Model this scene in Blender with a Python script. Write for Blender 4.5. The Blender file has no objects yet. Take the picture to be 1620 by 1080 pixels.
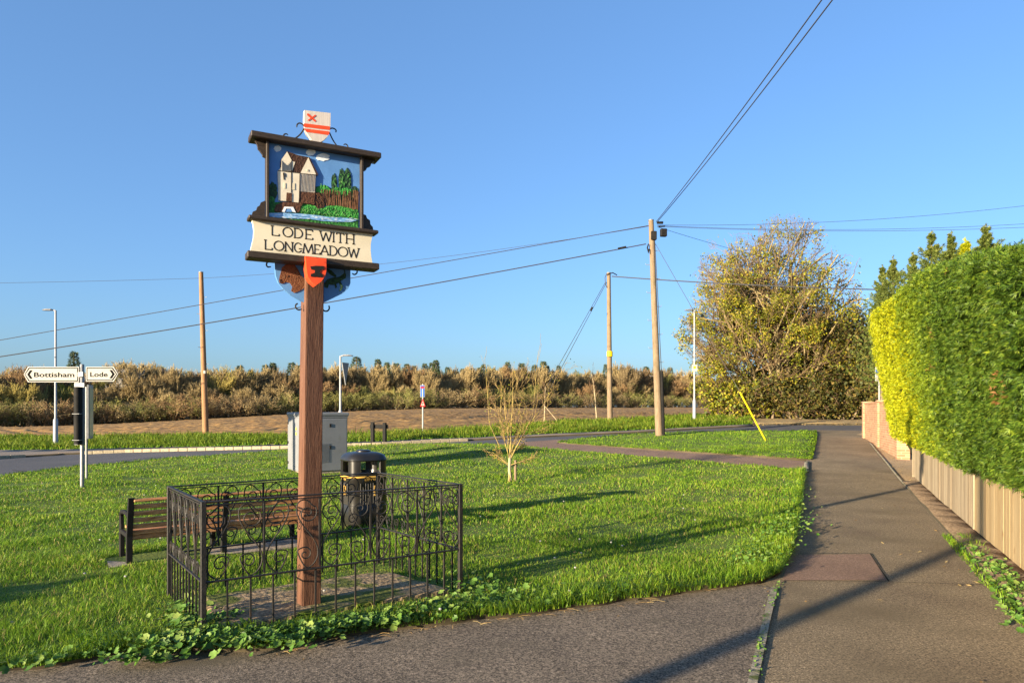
import bpy, bmesh, math, random
import numpy as np
from mathutils import Vector, Matrix, noise
from mathutils.geometry import delaunay_2d_cdt

# ------------------------------------------------------------------ camera, sky, sun, exposure
SC = bpy.context.scene
COL = SC.collection
cam_data = bpy.data.cameras.new('camera')
cam = bpy.data.objects.new('camera', cam_data); COL.objects.link(cam)
cam.location = (0, 0, 1.6); cam.rotation_euler = (math.pi / 2, 0, 0)
cam_data.sensor_width = 36; cam_data.lens = 1120 / 1620 * 36; cam_data.shift_y = 110 / 1620
cam_data.clip_start = 0.05; cam_data.clip_end = 6000
SC.camera = cam

SUN_EL, SUN_AZ = math.radians(9.6), math.radians(227.5)      # azimuth clockwise from +Y: low, behind the camera to the left
world = bpy.data.worlds.new('World'); SC.world = world; world.use_nodes = True
_nt = world.node_tree
_sky = _nt.nodes.new('ShaderNodeTexSky'); _sky.sky_type = 'NISHITA'; _sky.sun_disc = False
_sky.sun_elevation = SUN_EL; _sky.sun_rotation = SUN_AZ
_sky.air_density = 1.0; _sky.dust_density = 1.5; _sky.ozone_density = 3.0
_hs = _nt.nodes.new('ShaderNodeMix'); _hs.data_type = 'RGBA'; _hs.blend_type = 'MULTIPLY'; _hs.inputs[0].default_value = 1
_hs.inputs[7].default_value = (0.73, 0.855, 1.04, 1)
_nt.links.new(_sky.outputs[0], _hs.inputs[6])
_mx = _nt.nodes.new('ShaderNodeMix'); _mx.data_type = 'RGBA'; _mx.inputs[0].default_value = .25; _mx.inputs[7].default_value = (.80, 1.62, 2.95, 1)   # evens out the clear air
_nt.links.new(_hs.outputs[2], _mx.inputs[6]); _nt.links.new(_mx.outputs[2], _nt.nodes['Background'].inputs[0])
_nt.nodes['Background'].inputs[1].default_value = 0.09

sun_data = bpy.data.lights.new('sun', 'SUN'); sun = bpy.data.objects.new('sun', sun_data); COL.objects.link(sun)
sun_data.energy = 5.0; sun_data.angle = math.radians(0.6); sun_data.color = (1.0, 0.83, 0.59)
SUNV = Vector((math.sin(SUN_AZ) * math.cos(SUN_EL), math.cos(SUN_AZ) * math.cos(SUN_EL), math.sin(SUN_EL)))
sun.rotation_euler = (-SUNV).to_track_quat('-Z', 'Y').to_euler(); sun.location = (-30, -30, 20)

SC.view_settings.view_transform = 'Standard'; SC.view_settings.look = 'None'
SC.view_settings.exposure = 1.8; SC.view_settings.gamma = 1
SC.view_settings.use_curve_mapping = False
SC.cycles.max_bounces = 6; SC.cycles.transparent_max_bounces = 8

# ------------------------------------------------------------------ terrain
_yy = np.arange(-60, 1200, 0.5)
def _prof(pts):
    p = np.interp(_yy, [a for a, _ in pts], [b for _, b in pts]); k = np.exp(-np.linspace(-2, 2, 17) ** 2); k /= k.sum()
    return np.convolve(np.pad(p, 8, 'edge'), k, 'valid')
_PR = _prof([(-60, 0), (14, 0), (17, .05), (28, .58), (39, 1.08), (50, 1.35), (80, 1.6), (200, 2.7), (400, 4), (1200, 5)])
_PL = _prof([(-60, 0), (27, 0), (35, .2), (60, .1), (110, -.85), (400, -1.0), (1200, -1)])
def H(x, y):
    x = np.asarray(x, float); y = np.asarray(y, float)
    r = x / np.maximum(y, 1.0)
    s = np.clip((r + .75) / .70, 0, 1); s = s * s * (3 - 2 * s)
    return np.interp(y, _yy, _PR) * s + np.interp(y, _yy, _PL) * (1 - s)
def G(px, py):
    """the terrain point that a place of the photograph (1620 x 1080) shows"""
    rx = (px - 810) / 1120; rz = (650 - py) / 1120
    ys = np.concatenate([np.arange(1.0, 60, .02), np.arange(60, 600, .2)])
    d = 1.6 + rz * ys - H(rx * ys, ys)
    i = np.argmax(d <= 0) if (d <= 0).any() else len(ys) - 1
    y = ys[i]
    if i > 0 and d[i] < 0: y = ys[i - 1] + (ys[i] - ys[i - 1]) * d[i - 1] / (d[i - 1] - d[i])
    return Vector((rx * y, y, float(H(rx * y, y))))
def P3(px, py, y):
    return Vector(((px - 810) / 1120 * y, y, 1.6 + (650 - py) * y / 1120))
def GY(px, y):
    x = (px - 810) / 1120 * y
    return Vector((x, y, float(H(x, y))))

# ------------------------------------------------------------------ materials
def mat(name, cols, rough=.8, scale=5, detail=4, bump=0, bscale=None, island=False, trans=0, metal=0, spec=.3, stretch=None,
        fine=None, patch=None):
    """procedural material: noise (or per-leaf random) through a ramp of colours; fine = (scale, amount) speckle; patch = (scale, colour, lo, hi)"""
    m = bpy.data.materials.new(name); m.use_nodes = True; nt = m.node_tree; N = nt.nodes; L = nt.links
    b = N['Principled BSDF']; b.inputs['Roughness'].default_value = rough; b.inputs['Metallic'].default_value = metal
    b.inputs['Specular IOR Level'].default_value = spec
    tc = N.new('ShaderNodeTexCoord'); vec = tc.outputs['Object']
    if stretch:
        mp = N.new('ShaderNodeMapping'); mp.inputs['Scale'].default_value = stretch; L.new(vec, mp.inputs[0]); vec = mp.outputs[0]
    no = N.new('ShaderNodeTexNoise'); no.inputs['Scale'].default_value = scale; no.inputs['Detail'].default_value = detail
    no.inputs['Roughness'].default_value = .62; L.new(vec, no.inputs['Vector'])
    fac = no.outputs['Fac']
    rp = N.new('ShaderNodeValToRGB')
    if island:
        ge = N.new('ShaderNodeNewGeometry'); fac = ge.outputs['Random Per Island']
        ad = N.new('ShaderNodeMath'); ad.operation = 'MULTIPLY_ADD'
        L.new(no.outputs['Fac'], ad.inputs[0]); ad.inputs[1].default_value = .9; 
        sb = N.new('ShaderNodeMath'); sb.operation = 'MULTIPLY_ADD'; L.new(fac, sb.inputs[0]); sb.inputs[1].default_value = island; sb.inputs[2].default_value = -.45 + (1 - island) * .5
        L.new(sb.outputs[0], ad.inputs[2]); fac = ad.outputs[0]; lo, hi = 0.0, 1.0
    else: lo, hi = .3, .7
    e = rp.color_ramp.elements
    while len(e) < len(cols): e.new(.5)
    for i, c in enumerate(cols):
        e[i].position = lo + (hi - lo) * i / max(1, len(cols) - 1); e[i].color = (*c, 1)
    L.new(fac, rp.inputs[0]); out = rp.outputs[0]
    if fine:
        n2 = N.new('ShaderNodeTexNoise'); n2.inputs['Scale'].default_value = fine[0]; n2.inputs['Detail'].default_value = 2; L.new(tc.outputs['Object'], n2.inputs['Vector'])
        mr = N.new('ShaderNodeMapRange'); mr.inputs[1].default_value = .3; mr.inputs[2].default_value = .7; mr.inputs[3].default_value = 1 - fine[1]; mr.inputs[4].default_value = 1 + fine[1]
        L.new(n2.outputs['Fac'], mr.inputs[0])
        mx = N.new('ShaderNodeMix'); mx.data_type = 'RGBA'; mx.blend_type = 'MULTIPLY'; mx.inputs[0].default_value = 1
        L.new(out, mx.inputs[6]); L.new(mr.outputs[0], mx.inputs[7]); out = mx.outputs[2]
    if fine:
        n5 = N.new('ShaderNodeTexNoise'); n5.inputs['Scale'].default_value = fine[0] * .37; n5.inputs['Detail'].default_value = 3; L.new(tc.outputs['Object'], n5.inputs['Vector'])
        m5 = N.new('ShaderNodeMapRange'); m5.inputs[1].default_value = .3; m5.inputs[2].default_value = .7; m5.inputs[3].default_value = 1 - fine[1] * .45; m5.inputs[4].default_value = 1 + fine[1] * .45; L.new(n5.outputs['Fac'], m5.inputs[0])
        mx = N.new('ShaderNodeMix'); mx.data_type = 'RGBA'; mx.blend_type = 'MULTIPLY'; mx.inputs[0].default_value = 1; L.new(out, mx.inputs[6]); L.new(m5.outputs[0], mx.inputs[7]); out = mx.outputs[2]
    if patch:
        n3 = N.new('ShaderNodeTexNoise'); n3.inputs['Scale'].default_value = patch[0]; n3.inputs['Detail'].default_value = 5; L.new(tc.outputs['Object'], n3.inputs['Vector'])
        m3 = N.new('ShaderNodeMapRange'); m3.inputs[1].default_value = patch[2]; m3.inputs[2].default_value = patch[3]; L.new(n3.outputs['Fac'], m3.inputs[0])
        mx = N.new('ShaderNodeMix'); mx.data_type = 'RGBA'; L.new(m3.outputs[0], mx.inputs[0]); L.new(out, mx.inputs[6]); mx.inputs[7].default_value = (*patch[1], 1); out = mx.outputs[2]
    L.new(out, b.inputs['Base Color'])
    if bump:
        n4 = N.new('ShaderNodeTexNoise'); n4.inputs['Scale'].default_value = bscale or scale * 4; n4.inputs['Detail'].default_value = 4; L.new(vec, n4.inputs['Vector'])
        bp = N.new('ShaderNodeBump'); bp.inputs['Strength'].default_value = bump; bp.inputs['Distance'].default_value = .02
        L.new(n4.outputs['Fac'], bp.inputs['Height']); L.new(bp.outputs[0], b.inputs['Normal'])
    if trans:
        t = N.new('ShaderNodeBsdfTranslucent'); L.new(out, t.inputs[0]); ms = N.new('ShaderNodeMixShader'); ms.inputs[0].default_value = trans
        L.new(b.outputs[0], ms.inputs[1]); L.new(t.outputs[0], ms.inputs[2]); L.new(ms.outputs[0], N['Material Output'].inputs[0])
    return m
def flat(name, c, rough=.75, var=.12, **k):
    k.setdefault('spec', .15)
    return mat(name, [tuple(max(0, v * (1 - var)) for v in c), tuple(v * (1 + var) for v in c)], rough=rough, scale=k.pop('scale', 9), **k)

def rgb(r, g, b):
    return tuple(((v / 255 + .055) / 1.055) ** 2.4 if v > 10 else v / 255 / 12.92 for v in (r, g, b))

MT = {}
MT['soil'] = mat('soil', [(.05, .04, .02), (.09, .07, .04)], .95, 1.5)
MT['lawn'] = mat('lawn_turf', [(0.053, 0.084, 0.010), (0.090, 0.132, 0.014), (0.150, 0.156, 0.024)], .95, .8, bump=.6, bscale=30)
MT['asphalt'] = mat('worn_asphalt', [(0.147, 0.105, 0.063), (0.200, 0.148, 0.087), (0.237, 0.177, 0.106)], .9, .9, 6, bump=.35, bscale=160, fine=(85, .8), patch=(.55, (0.127, 0.093, 0.051), .52, .72))
MT['asphalt_dark'] = mat('grey_asphalt', [(0.125, 0.097, 0.070), (0.179, 0.139, 0.097)], .9, 1.1, 6, bump=.4, bscale=150, fine=(95, .9), patch=(.8, (0.097, 0.078, 0.050), .55, .7))
MT['asphalt_red'] = mat('reddish_asphalt', [(0.184, 0.111, 0.075), (0.252, 0.158, 0.106)], .9, 1.2, 6, bump=.35, bscale=150, fine=(120, .5))
MT['road'] = mat('road_tarmac', [(.07, .068, .068), (.11, .10, .098)], .85, .35, 6, bump=.3, bscale=60, fine=(60, .3))
MT['pavement'] = mat('pavement_tarmac', [(.17, .13, .10), (.25, .20, .15)], .9, .8, 5, fine=(60, .25))
MT['kerb'] = flat('kerb_stone', (0.286, 0.242, 0.165), .85, .15, fine=(30, .2))
MT['edging'] = mat('concrete_edging', [(.20, .17, .12), (.34, .29, .21)], .9, 7, 5, bump=.4, bscale=40, patch=(5, (.07, .085, .02), .52, .66))
MT['crack'] = flat('crack_tar', (.03, .026, .02), .95)
MT['gravel'] = mat('gravel', [(.16, .10, .05), (.36, .25, .14), (.50, .38, .22)], .95, 40, 3, bump=1, bscale=60)
MT['field'] = mat('ploughed_soil', [(0.158, 0.080, 0.020), (0.262, 0.140, 0.037), (0.373, 0.210, 0.057)], .95, .9, 8, bump=1, bscale=3.5, fine=(3.0, .55))
MT['plinth'] = mat('mossy_concrete', [(.17, .115, .062), (.26, .185, .105), (.34, .255, .15)], .95, 3, 7, bump=.9, bscale=22, patch=(3.0, (.085, .10, .012), .49, .58), fine=(40, .45))
MT['slab'] = mat('concrete_slab', [(.24, .19, .14), (.34, .28, .21)], .95, 4, 5, bump=.4, fine=(40, .25))
MT['grass'] = mat('grass_blade', [(0.048, 0.106, 0.008), (0.096, 0.206, 0.011), (0.178, 0.304, 0.016), (0.337, 0.396, 0.040)], .5, .9, 5, island=.85, trans=.35, spec=.25)
MT['vgrass'] = mat('verge_blade', [(0.047, 0.086, 0.008), (0.095, 0.161, 0.010), (0.158, 0.230, 0.018), (0.268, 0.252, 0.038)], .55, .35, 4, island=.85, trans=.35, spec=.2)
MT['weed'] = mat('weed_leaf', [(0.036, 0.084, 0.011), (0.072, 0.158, 0.020), (0.133, 0.233, 0.041), (0.214, 0.275, 0.061)], .5, 3, 3, island=.9, trans=.3)
MT['straw'] = mat('dry_litter', [(.12, .06, .02), (.30, .19, .07), (.45, .34, .14)], .8, 3, 2, island=1.0)
MT['iron'] = mat('black_painted_iron', [(.012, .011, .010), (.026, .023, .020)], .6, 12, 4, bump=.15, spec=.3, patch=(9, (.06, .035, .02), .62, .75))
MT['black'] = mat('black_paint', [(.008, .008, .008), (.016, .015, .014)], .75, 8, 3, spec=.15)
MT['binblack'] = mat('black_plastic', [(.011, .010, .009), (.018, .016, .014)], .33, 8, 3, spec=.5)
MT['gold'] = flat('gold_print', (.55, .33, .07), .45, .1)
MT['postwood'] = mat('brown_stained_wood', [(0.079, 0.033, 0.018), (0.117, 0.053, 0.029), (0.143, 0.071, 0.042)], .55, 3, 6, stretch=(14, 14, 1.2), bump=.3, bscale=12)
MT['signbrown'] = mat('dark_brown_paint', [(.022, .015, .010), (.045, .032, .022)], .5, 14, 4, bump=.2, stretch=(2, 9, 9))
MT['cream'] = mat('cream_paint', [(0.527, 0.468, 0.340), (0.612, 0.544, 0.408)], .6, 4, 4, patch=(7, (0.425, 0.365, 0.255), .6, .8))
MT['shieldwhite'] = mat('weathered_white', [(.42, .37, .33), (.58, .52, .46)], .7, 5, 6, stretch=(22, 22, 1.5))
MT['red'] = mat('red_paint', [(.60, .05, .012), (.70, .075, .02)], .5, 10, 3, patch=(14, (.22, .015, .008), .64, .74))
MT['picsky'] = mat('painted_sky', [(.065, .17, .38), (.09, .22, .47), (.13, .28, .54)], .6, 3, 5, stretch=(1, 1, 1))
MT['shieldblue'] = mat('blue_paint', [(.075, .20, .42), (.11, .26, .52)], .6, 4, 4)
MT['picgreen'] = mat('painted_green', [(.008, .05, .012), (.02, .13, .02), (.06, .25, .05)], .6, 45, 4, bump=.6, bscale=60)
MT['picdark'] = mat('painted_dark_green', [(.006, .016, .010), (.016, .05, .02), (.03, .11, .03)], .6, 50, 4, bump=.6, bscale=60)
MT['picbright'] = mat('painted_leaf_green', [(.012, .11, .015), (.03, .22, .03), (.09, .36, .06)], .6, 60, 4, bump=.6, bscale=70)
MT['picbrown'] = mat('painted_brown', [(.055, .022, .010), (.10, .042, .02)], .6, 40, 4, bump=.4, bscale=60)
MT['picroof'] = mat('painted_roof', [(.035, .014, .008), (.06, .026, .014)], .6, 50, 4, bump=.5, bscale=80)
MT['trunkpaint'] = mat('painted_trunk', [(.09, .036, .015), (.22, .11, .055)], .6, 30, 3)
MT['picwater'] = mat('painted_water', [(.08, .2, .35), (.18, .36, .6), (.5, .62, .75)], .5, 22, 5, stretch=(1, 1, 5))
MT['mill'] = mat('painted_boarding', [(0.527, 0.468, 0.365), (0.629, 0.570, 0.451)], .6, 20, 3, stretch=(1, 1, 1))
MT['dabgreen'] = mat('painted_highlight_green', [(.06, .26, .05), (.22, .45, .14)], .6, 30, 3)
MT['cloud'] = mat('painted_cloud', [(.5, .55, .6), (.85, .86, .84)], .6, 30, 5)
MT['otter'] = mat('otter_brown', [(.10, .035, .014), (.19, .075, .032)], .6, 25, 5, bump=.4, bscale=90)
MT['ink'] = flat('brown_lettering', (.016, .010, .006), .9, spec=.1)
MT['galv'] = mat('galvanised_steel', [(0.170, 0.175, 0.180), (0.250, 0.250, 0.250)], .45, 14, 4, metal=.3)
MT['lampgrey'] = mat('grey_white_column', [(0.242, 0.253, 0.275), (0.308, 0.314, 0.330)], .5, 6, 3)
MT['white'] = flat('white_sheeting', (.34, .33, .30), .9, .05)
MT['signblack'] = flat('black_lettering', (.006, .006, .006), .95, spec=.05)
MT['blue'] = flat('blue_sheeting', (.015, .10, .36), .8)
MT['signred'] = flat('red_sheeting', (.50, .02, .02), .8)
MT['yellow'] = flat('yellow_plastic', (.72, .52, .012), .5, .08)
MT['cabinet'] = mat('grey_cabinet_paint', [(0.152, 0.159, 0.170), (0.179, 0.186, 0.197)], .5, 2.5, 4, patch=(6, (0.130, 0.136, 0.136), .6, .8))
MT['pole'] = mat('weathered_pole', [(0.120, 0.083, 0.049), (0.195, 0.139, 0.086), (0.255, 0.195, 0.128)], .9, 3, 6, stretch=(16, 16, .9), bump=.5, bscale=10, patch=(1.3, (0.098, 0.083, 0.038), .55, .75))
MT['poleorange'] = mat('orange_brown_pole', [(0.180, 0.086, 0.038), (0.270, 0.143, 0.068), (0.315, 0.203, 0.112)], .9, 3, 6, stretch=(16, 16, .9), bump=.5, bscale=10)
MT['wire'] = flat('cable_sheath', (.04, .04, .045), .6)
MT['slat'] = mat('bench_slat_wood', [(0.225, 0.083, 0.032), (0.470, 0.206, 0.078), (0.705, 0.373, 0.167)], .6, 3, 6, stretch=(2.5, 22, 22), bump=.3, bscale=12)
MT['boards_old'] = mat('weathered_boards', [(0.156, 0.113, 0.068), (0.266, 0.208, 0.133), (0.384, 0.313, 0.208)], .9, 2.5, 6, island=.55, stretch=(7, 7, 1.2), bump=.4, bscale=14)
MT['boards_new'] = mat('fresh_boards', [(0.234, 0.156, 0.073), (0.311, 0.222, 0.111), (0.367, 0.278, 0.156)], .85, 2.0, 6, island=.5, stretch=(6, 6, 1.6), bump=.35, bscale=10, patch=(2.4, (0.167, 0.084, 0.029), .64, .72))
MT['bark'] = mat('tree_bark', [(.09, .065, .04), (.17, .125, .08), (.24, .19, .12)], .9, 6, 5, stretch=(3, 3, .7))
MT['barkyellow'] = mat('lichened_bark', [(0.165, 0.120, 0.060), (0.285, 0.210, 0.075), (0.375, 0.285, 0.068)], .9, 7, 4)
MT['twig'] = mat('twig', [(.13, .08, .05), (.22, .14, .08)], .9, 3, 3)
MT['syc_leaf'] = mat('autumn_leaf', [(.06, .085, .012), (.13, .16, .014), (.21, .215, .016), (.33, .30, .018), (.30, .20, .03)], .6, .35, 4, island=1.0, trans=.3)
MT['olive_leaf'] = mat('olive_leaf', [(.025, .035, .008), (.06, .065, .014), (.12, .105, .02), (.20, .13, .03)], .6, .5, 4, island=.9, trans=.3)
MT['conifer'] = mat('conifer_needle', [(0.033, 0.056, 0.014), (0.075, 0.119, 0.022), (0.143, 0.182, 0.030), (0.210, 0.210, 0.048)], .65, .5, 3, island=.9, trans=.2)
MT['farcon'] = mat('dark_fir', [(0.029, 0.047, 0.022), (0.064, 0.091, 0.036), (0.109, 0.137, 0.051)], .8, .3, 3, island=.9)
MT['hedge'] = mat('cypress_green', [(0.017, 0.043, 0.006), (0.047, 0.099, 0.008), (0.095, 0.165, 0.014), (0.158, 0.211, 0.023)], .55, .9, 4, island=.95, trans=.3)
MT['sunlit_lime'] = mat('sunlit_tone_cypress', [(.07, .12, .008), (.13, .20, .010), (.20, .27, .014), (.27, .31, .02)], .55, .9, 4, island=.9, trans=.3)  # yellow-green tone that puts the hedge's sunlit fade into leaf colour
MT['hedgebrown'] = mat('browned_frond', [(0.170, 0.076, 0.025), (0.306, 0.145, 0.051)], .7, 2, 2, island=.9, trans=.2)
MT['golden'] = mat('golden_cypress', [(0.204, 0.258, 0.008), (0.343, 0.386, 0.008), (0.469, 0.473, 0.010), (0.562, 0.515, 0.015)], .55, 1.1, 4, island=.9, trans=.35)
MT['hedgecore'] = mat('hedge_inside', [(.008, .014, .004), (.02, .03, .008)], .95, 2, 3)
for nm, cs in {'tan': [(.19, .135, .065), (.31, .23, .105), (.42, .33, .16)], 'ochre': [(.21, .165, .05), (.34, .275, .08), (.44, .36, .11)],
               'rust': [(.17, .105, .05), (.27, .17, .08), (.36, .235, .11)], 'oliv': [(.12, .12, .035), (.20, .195, .055), (.28, .255, .08)],
               'yell': [(.20, .18, .02), (.33, .29, .03), (.42, .35, .05)], 'brown': [(.11, .08, .04), (.18, .13, .065), (.25, .18, .09)],
               'pale': [(.26, .23, .19), (.36, .33, .28), (.45, .41, .36)]}.items():
    MT['w_' + nm] = mat('wood_twig_' + nm, [tuple(min(.7, k * v) for k, v in zip((1.20, 1.22, 1.24), c)) for c in cs], .9, .25, 3, island=.9, trans=.15)

# ------------------------------------------------------------------ mesh helpers
def np_mesh(name, V, quads=None, tris=None, m=None, parent=None, smooth=False, mats=None, mi=None):
    me = bpy.data.meshes.new(name); V = np.asarray(V, np.float32)
    parts = []; sizes = []
    if quads is not None and len(quads): parts.append(np.asarray(quads, np.int32).ravel()); sizes.append(np.full(len(quads), 4, np.int32))
    if tris is not None and len(tris): parts.append(np.asarray(tris, np.int32).ravel()); sizes.append(np.full(len(tris), 3, np.int32))
    loops = np.concatenate(parts); sizes = np.concatenate(sizes)
    me.vertices.add(len(V)); me.vertices.foreach_set('co', V.ravel())
    me.loops.add(len(loops)); me.loops.foreach_set('vertex_index', loops)
    me.polygons.add(len(sizes)); st = np.concatenate([[0], np.cumsum(sizes)[:-1]]).astype(np.int32)
    me.polygons.foreach_set('loop_start', st); me.polygons.foreach_set('loop_total', sizes)
    if smooth: me.polygons.foreach_set('use_smooth', np.ones(len(sizes), bool))
    me.update(calc_edges=True); me.validate()
    o = bpy.data.objects.new(name, me); COL.objects.link(o)
    for q in (mats or [m]):
        if q is not None: me.materials.append(q)
    if mi is not None: me.polygons.foreach_set('material_index', np.asarray(mi, np.int32))
    if parent is not None: o.parent = parent
    return o

class MB:
    def __init__(s): s.v = []; s.f = []; s.m = []; s.mats = []
    def _mi(s, m):
        if m not in s.mats: s.mats.append(m)
        return s.mats.index(m)
    def add(s, vs, fs, m):
        b = len(s.v); i = s._mi(m); s.v += [tuple(v) for v in vs]
        for f in fs: s.f.append(tuple(b + k for k in f)); s.m.append(i)
    def box(s, c, d, m, rz=0, bev=0, M=None):
        """box of full size d centred on c, edges bevelled by bev"""
        bm = bmesh.new(); bmesh.ops.create_cube(bm, size=1)
        bmesh.ops.scale(bm, vec=d, verts=bm.verts)
        if bev: bmesh.ops.bevel(bm, geom=bm.edges[:], offset=bev, segments=1, affect='EDGES')
        T = Matrix.Translation(Vector(c)) @ Matrix.Rotation(rz, 4, 'Z')
        if M: T = M @ T
        bm.transform(T); s.bm(bm, m)
    def bm(s, bm, m):
        bm.verts.ensure_lookup_table(); bm.verts.index_update()
        s.add([v.co for v in bm.verts], [[v.index for v in f.verts] for f in bm.faces], m); bm.free()
    def tube(s, pts, r, m, k=6, cap=True):
        pts = [Vector(p) for p in pts]; n = len(pts); rs = r if isinstance(r, (list, tuple)) else [r] * n
        vs = []; up = Vector((0, 0, 1)); prev = None
        for i, p in enumerate(pts):
            t = (pts[min(i + 1, n - 1)] - pts[max(i - 1, 0)]).normalized()
            if prev is None:
                a = t.cross(up)
                if a.length < .05: a = t.cross(Vector((1, 0, 0)))
            else: a = prev - t * prev.dot(t)
            a.normalize(); prev = a; b = t.cross(a)
            for j in range(k):
                q = 2 * math.pi * j / k + math.pi / k; vs.append(p + (a * math.cos(q) + b * math.sin(q)) * rs[i])
        fs = [(i * k + j, i * k + (j + 1) % k, (i + 1) * k + (j + 1) % k, (i + 1) * k + j) for i in range(n - 1) for j in range(k)]
        if cap: fs += [tuple(range(k))[::-1], tuple((n - 1) * k + j for j in range(k))]
        s.add(vs, fs, m)
    def prism(s, poly, y0, y1, m):
        """outline in x,z pushed from y0 to y1 (y0 < y1; y0 is the side towards the viewer)"""
        A = sum(poly[i - 1][0] * poly[i][1] - poly[i][0] * poly[i - 1][1] for i in range(len(poly)))
        if A < 0: poly = poly[::-1]
        n = len(poly); vs = [(x, y0, z) for x, z in poly] + [(x, y1, z) for x, z in poly]
        from mathutils.geometry import tessellate_polygon
        tri = tessellate_polygon([[Vector((x, z, 0)) for x, z in poly]])
        fs = []
        for t in tri:
            a, b, c = [poly[i] for i in t]
            if (b[0] - a[0]) * (c[1] - a[1]) - (b[1] - a[1]) * (c[0] - a[0]) < 0: t = (t[0], t[2], t[1])
            fs += [tuple(t), (t[0] + n, t[2] + n, t[1] + n)]
        fs += [(i, i + n, (i + 1) % n + n, (i + 1) % n) for i in range(n)]
        s.add(vs, fs, m)
    def lathe(s, prof, m, k=16, c=(0, 0, 0), sq=None):
        vs = []; c = Vector(c)
        for r, z in prof:
            for j in range(k):
                q = 2 * math.pi * j / k; vs.append(c + Vector((r * math.cos(q), r * math.sin(q), z)))
        n = len(prof)
        fs = [(i * k + j, i * k + (j + 1) % k, (i + 1) * k + (j + 1) % k, (i + 1) * k + j) for i in range(n - 1) for j in range(k)]
        fs += [tuple(range(k))[::-1], tuple((n - 1) * k + j for j in range(k))]
        s.add(vs, fs, m)
    def build(s, name, parent=None, smooth=False, loc=None):
        me = bpy.data.meshes.new(name); me.from_pydata(s.v, [], s.f)
        for m in s.mats: me.materials.append(m)
        me.polygons.foreach_set('material_index', s.m)
        if smooth:
            me.polygons.foreach_set('use_smooth', [True] * len(s.f))
            try: me.set_sharp_from_angle(angle=math.radians(40))
            except Exception: pass
        me.update()
        o = bpy.data.objects.new(name, me); COL.objects.link(o)
        if parent is not None: o.parent = parent
        if loc is not None: o.location = loc
        return o

def tag(o, label=None, cat=None, group=None, kind=None):
    if label: o['label'] = label
    if cat: o['category'] = cat
    if group: o['group'] = group
    if kind: o['kind'] = kind
    return o
def thing(name, loc, label, cat, rz=0, group=None):
    o = bpy.data.objects.new(name, None); COL.objects.link(o); o.location = loc; o.rotation_euler = (0, 0, rz); o.empty_display_size = .2
    return tag(o, label, cat, group)
def copy_tree(o, parent=None):
    c = o.copy(); COL.objects.link(c)
    if parent is not None: c.parent = parent
    for ch in o.children: copy_tree(ch, c)
    return c

def tubes_np(segs, k):
    """segs: N x 8 (p0, p1, r0, r1) -> verts, quads"""
    S = np.asarray(segs, float); p0, p1, r0, r1 = S[:, :3], S[:, 3:6], S[:, 6], S[:, 7]
    d = p1 - p0; d /= np.maximum(np.linalg.norm(d, axis=1, keepdims=True), 1e-9)
    ref = np.where(np.abs(d[:, 2:3]) > .9, np.array([[1., 0, 0]]), np.array([[0, 0, 1.]]))
    a = np.cross(d, ref); a /= np.linalg.norm(a, axis=1, keepdims=True); b = np.cross(d, a)
    N = len(S); V = np.zeros((N, 2 * k, 3))
    for j in range(k):
        q = 2 * math.pi * j / k; w = a * math.cos(q) + b * math.sin(q)
        V[:, j] = p0 + w * r0[:, None]; V[:, k + j] = p1 + w * r1[:, None]
    base = np.arange(N)[:, None] * 2 * k
    Q = np.concatenate([base + np.array([[j, (j + 1) % k, k + (j + 1) % k, k + j]]) for j in range(k)], 0)
    return V.reshape(-1, 3), Q

def cards_np(C, size, rng, up=.3, aspect=.65, axis=None):
    """rhombic leaves of random attitude centred on C"""
    N = len(C); n = rng.normal(size=(N, 3)); n[:, 2] += up; n /= np.linalg.norm(n, axis=1, keepdims=True)
    a = rng.normal(size=(N, 3)) if axis is None else axis + rng.normal(size=(N, 3)) * .45
    a -= n * (a * n).sum(1, keepdims=True); a /= np.linalg.norm(a, axis=1, keepdims=True); b = np.cross(n, a)
    s = (size * rng.uniform(.6, 1.35, N))[:, None]
    V = np.stack([C - a * s, C + b * s * aspect, C + a * s, C - b * s * aspect], 1)
    return V.reshape(-1, 3), np.arange(N * 4).reshape(-1, 4)

def inside(poly, x, y):
    poly = np.asarray(poly); r = np.zeros(len(x), bool); n = len(poly)
    for i in range(n):
        x0, y0 = poly[i]; x1, y1 = poly[i - 1]
        c = ((y0 > y) != (y1 > y)) & (x < (x1 - x0) * (y - y0) / (y1 - y0 + 1e-12) + x0); r ^= c
    return r

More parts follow.
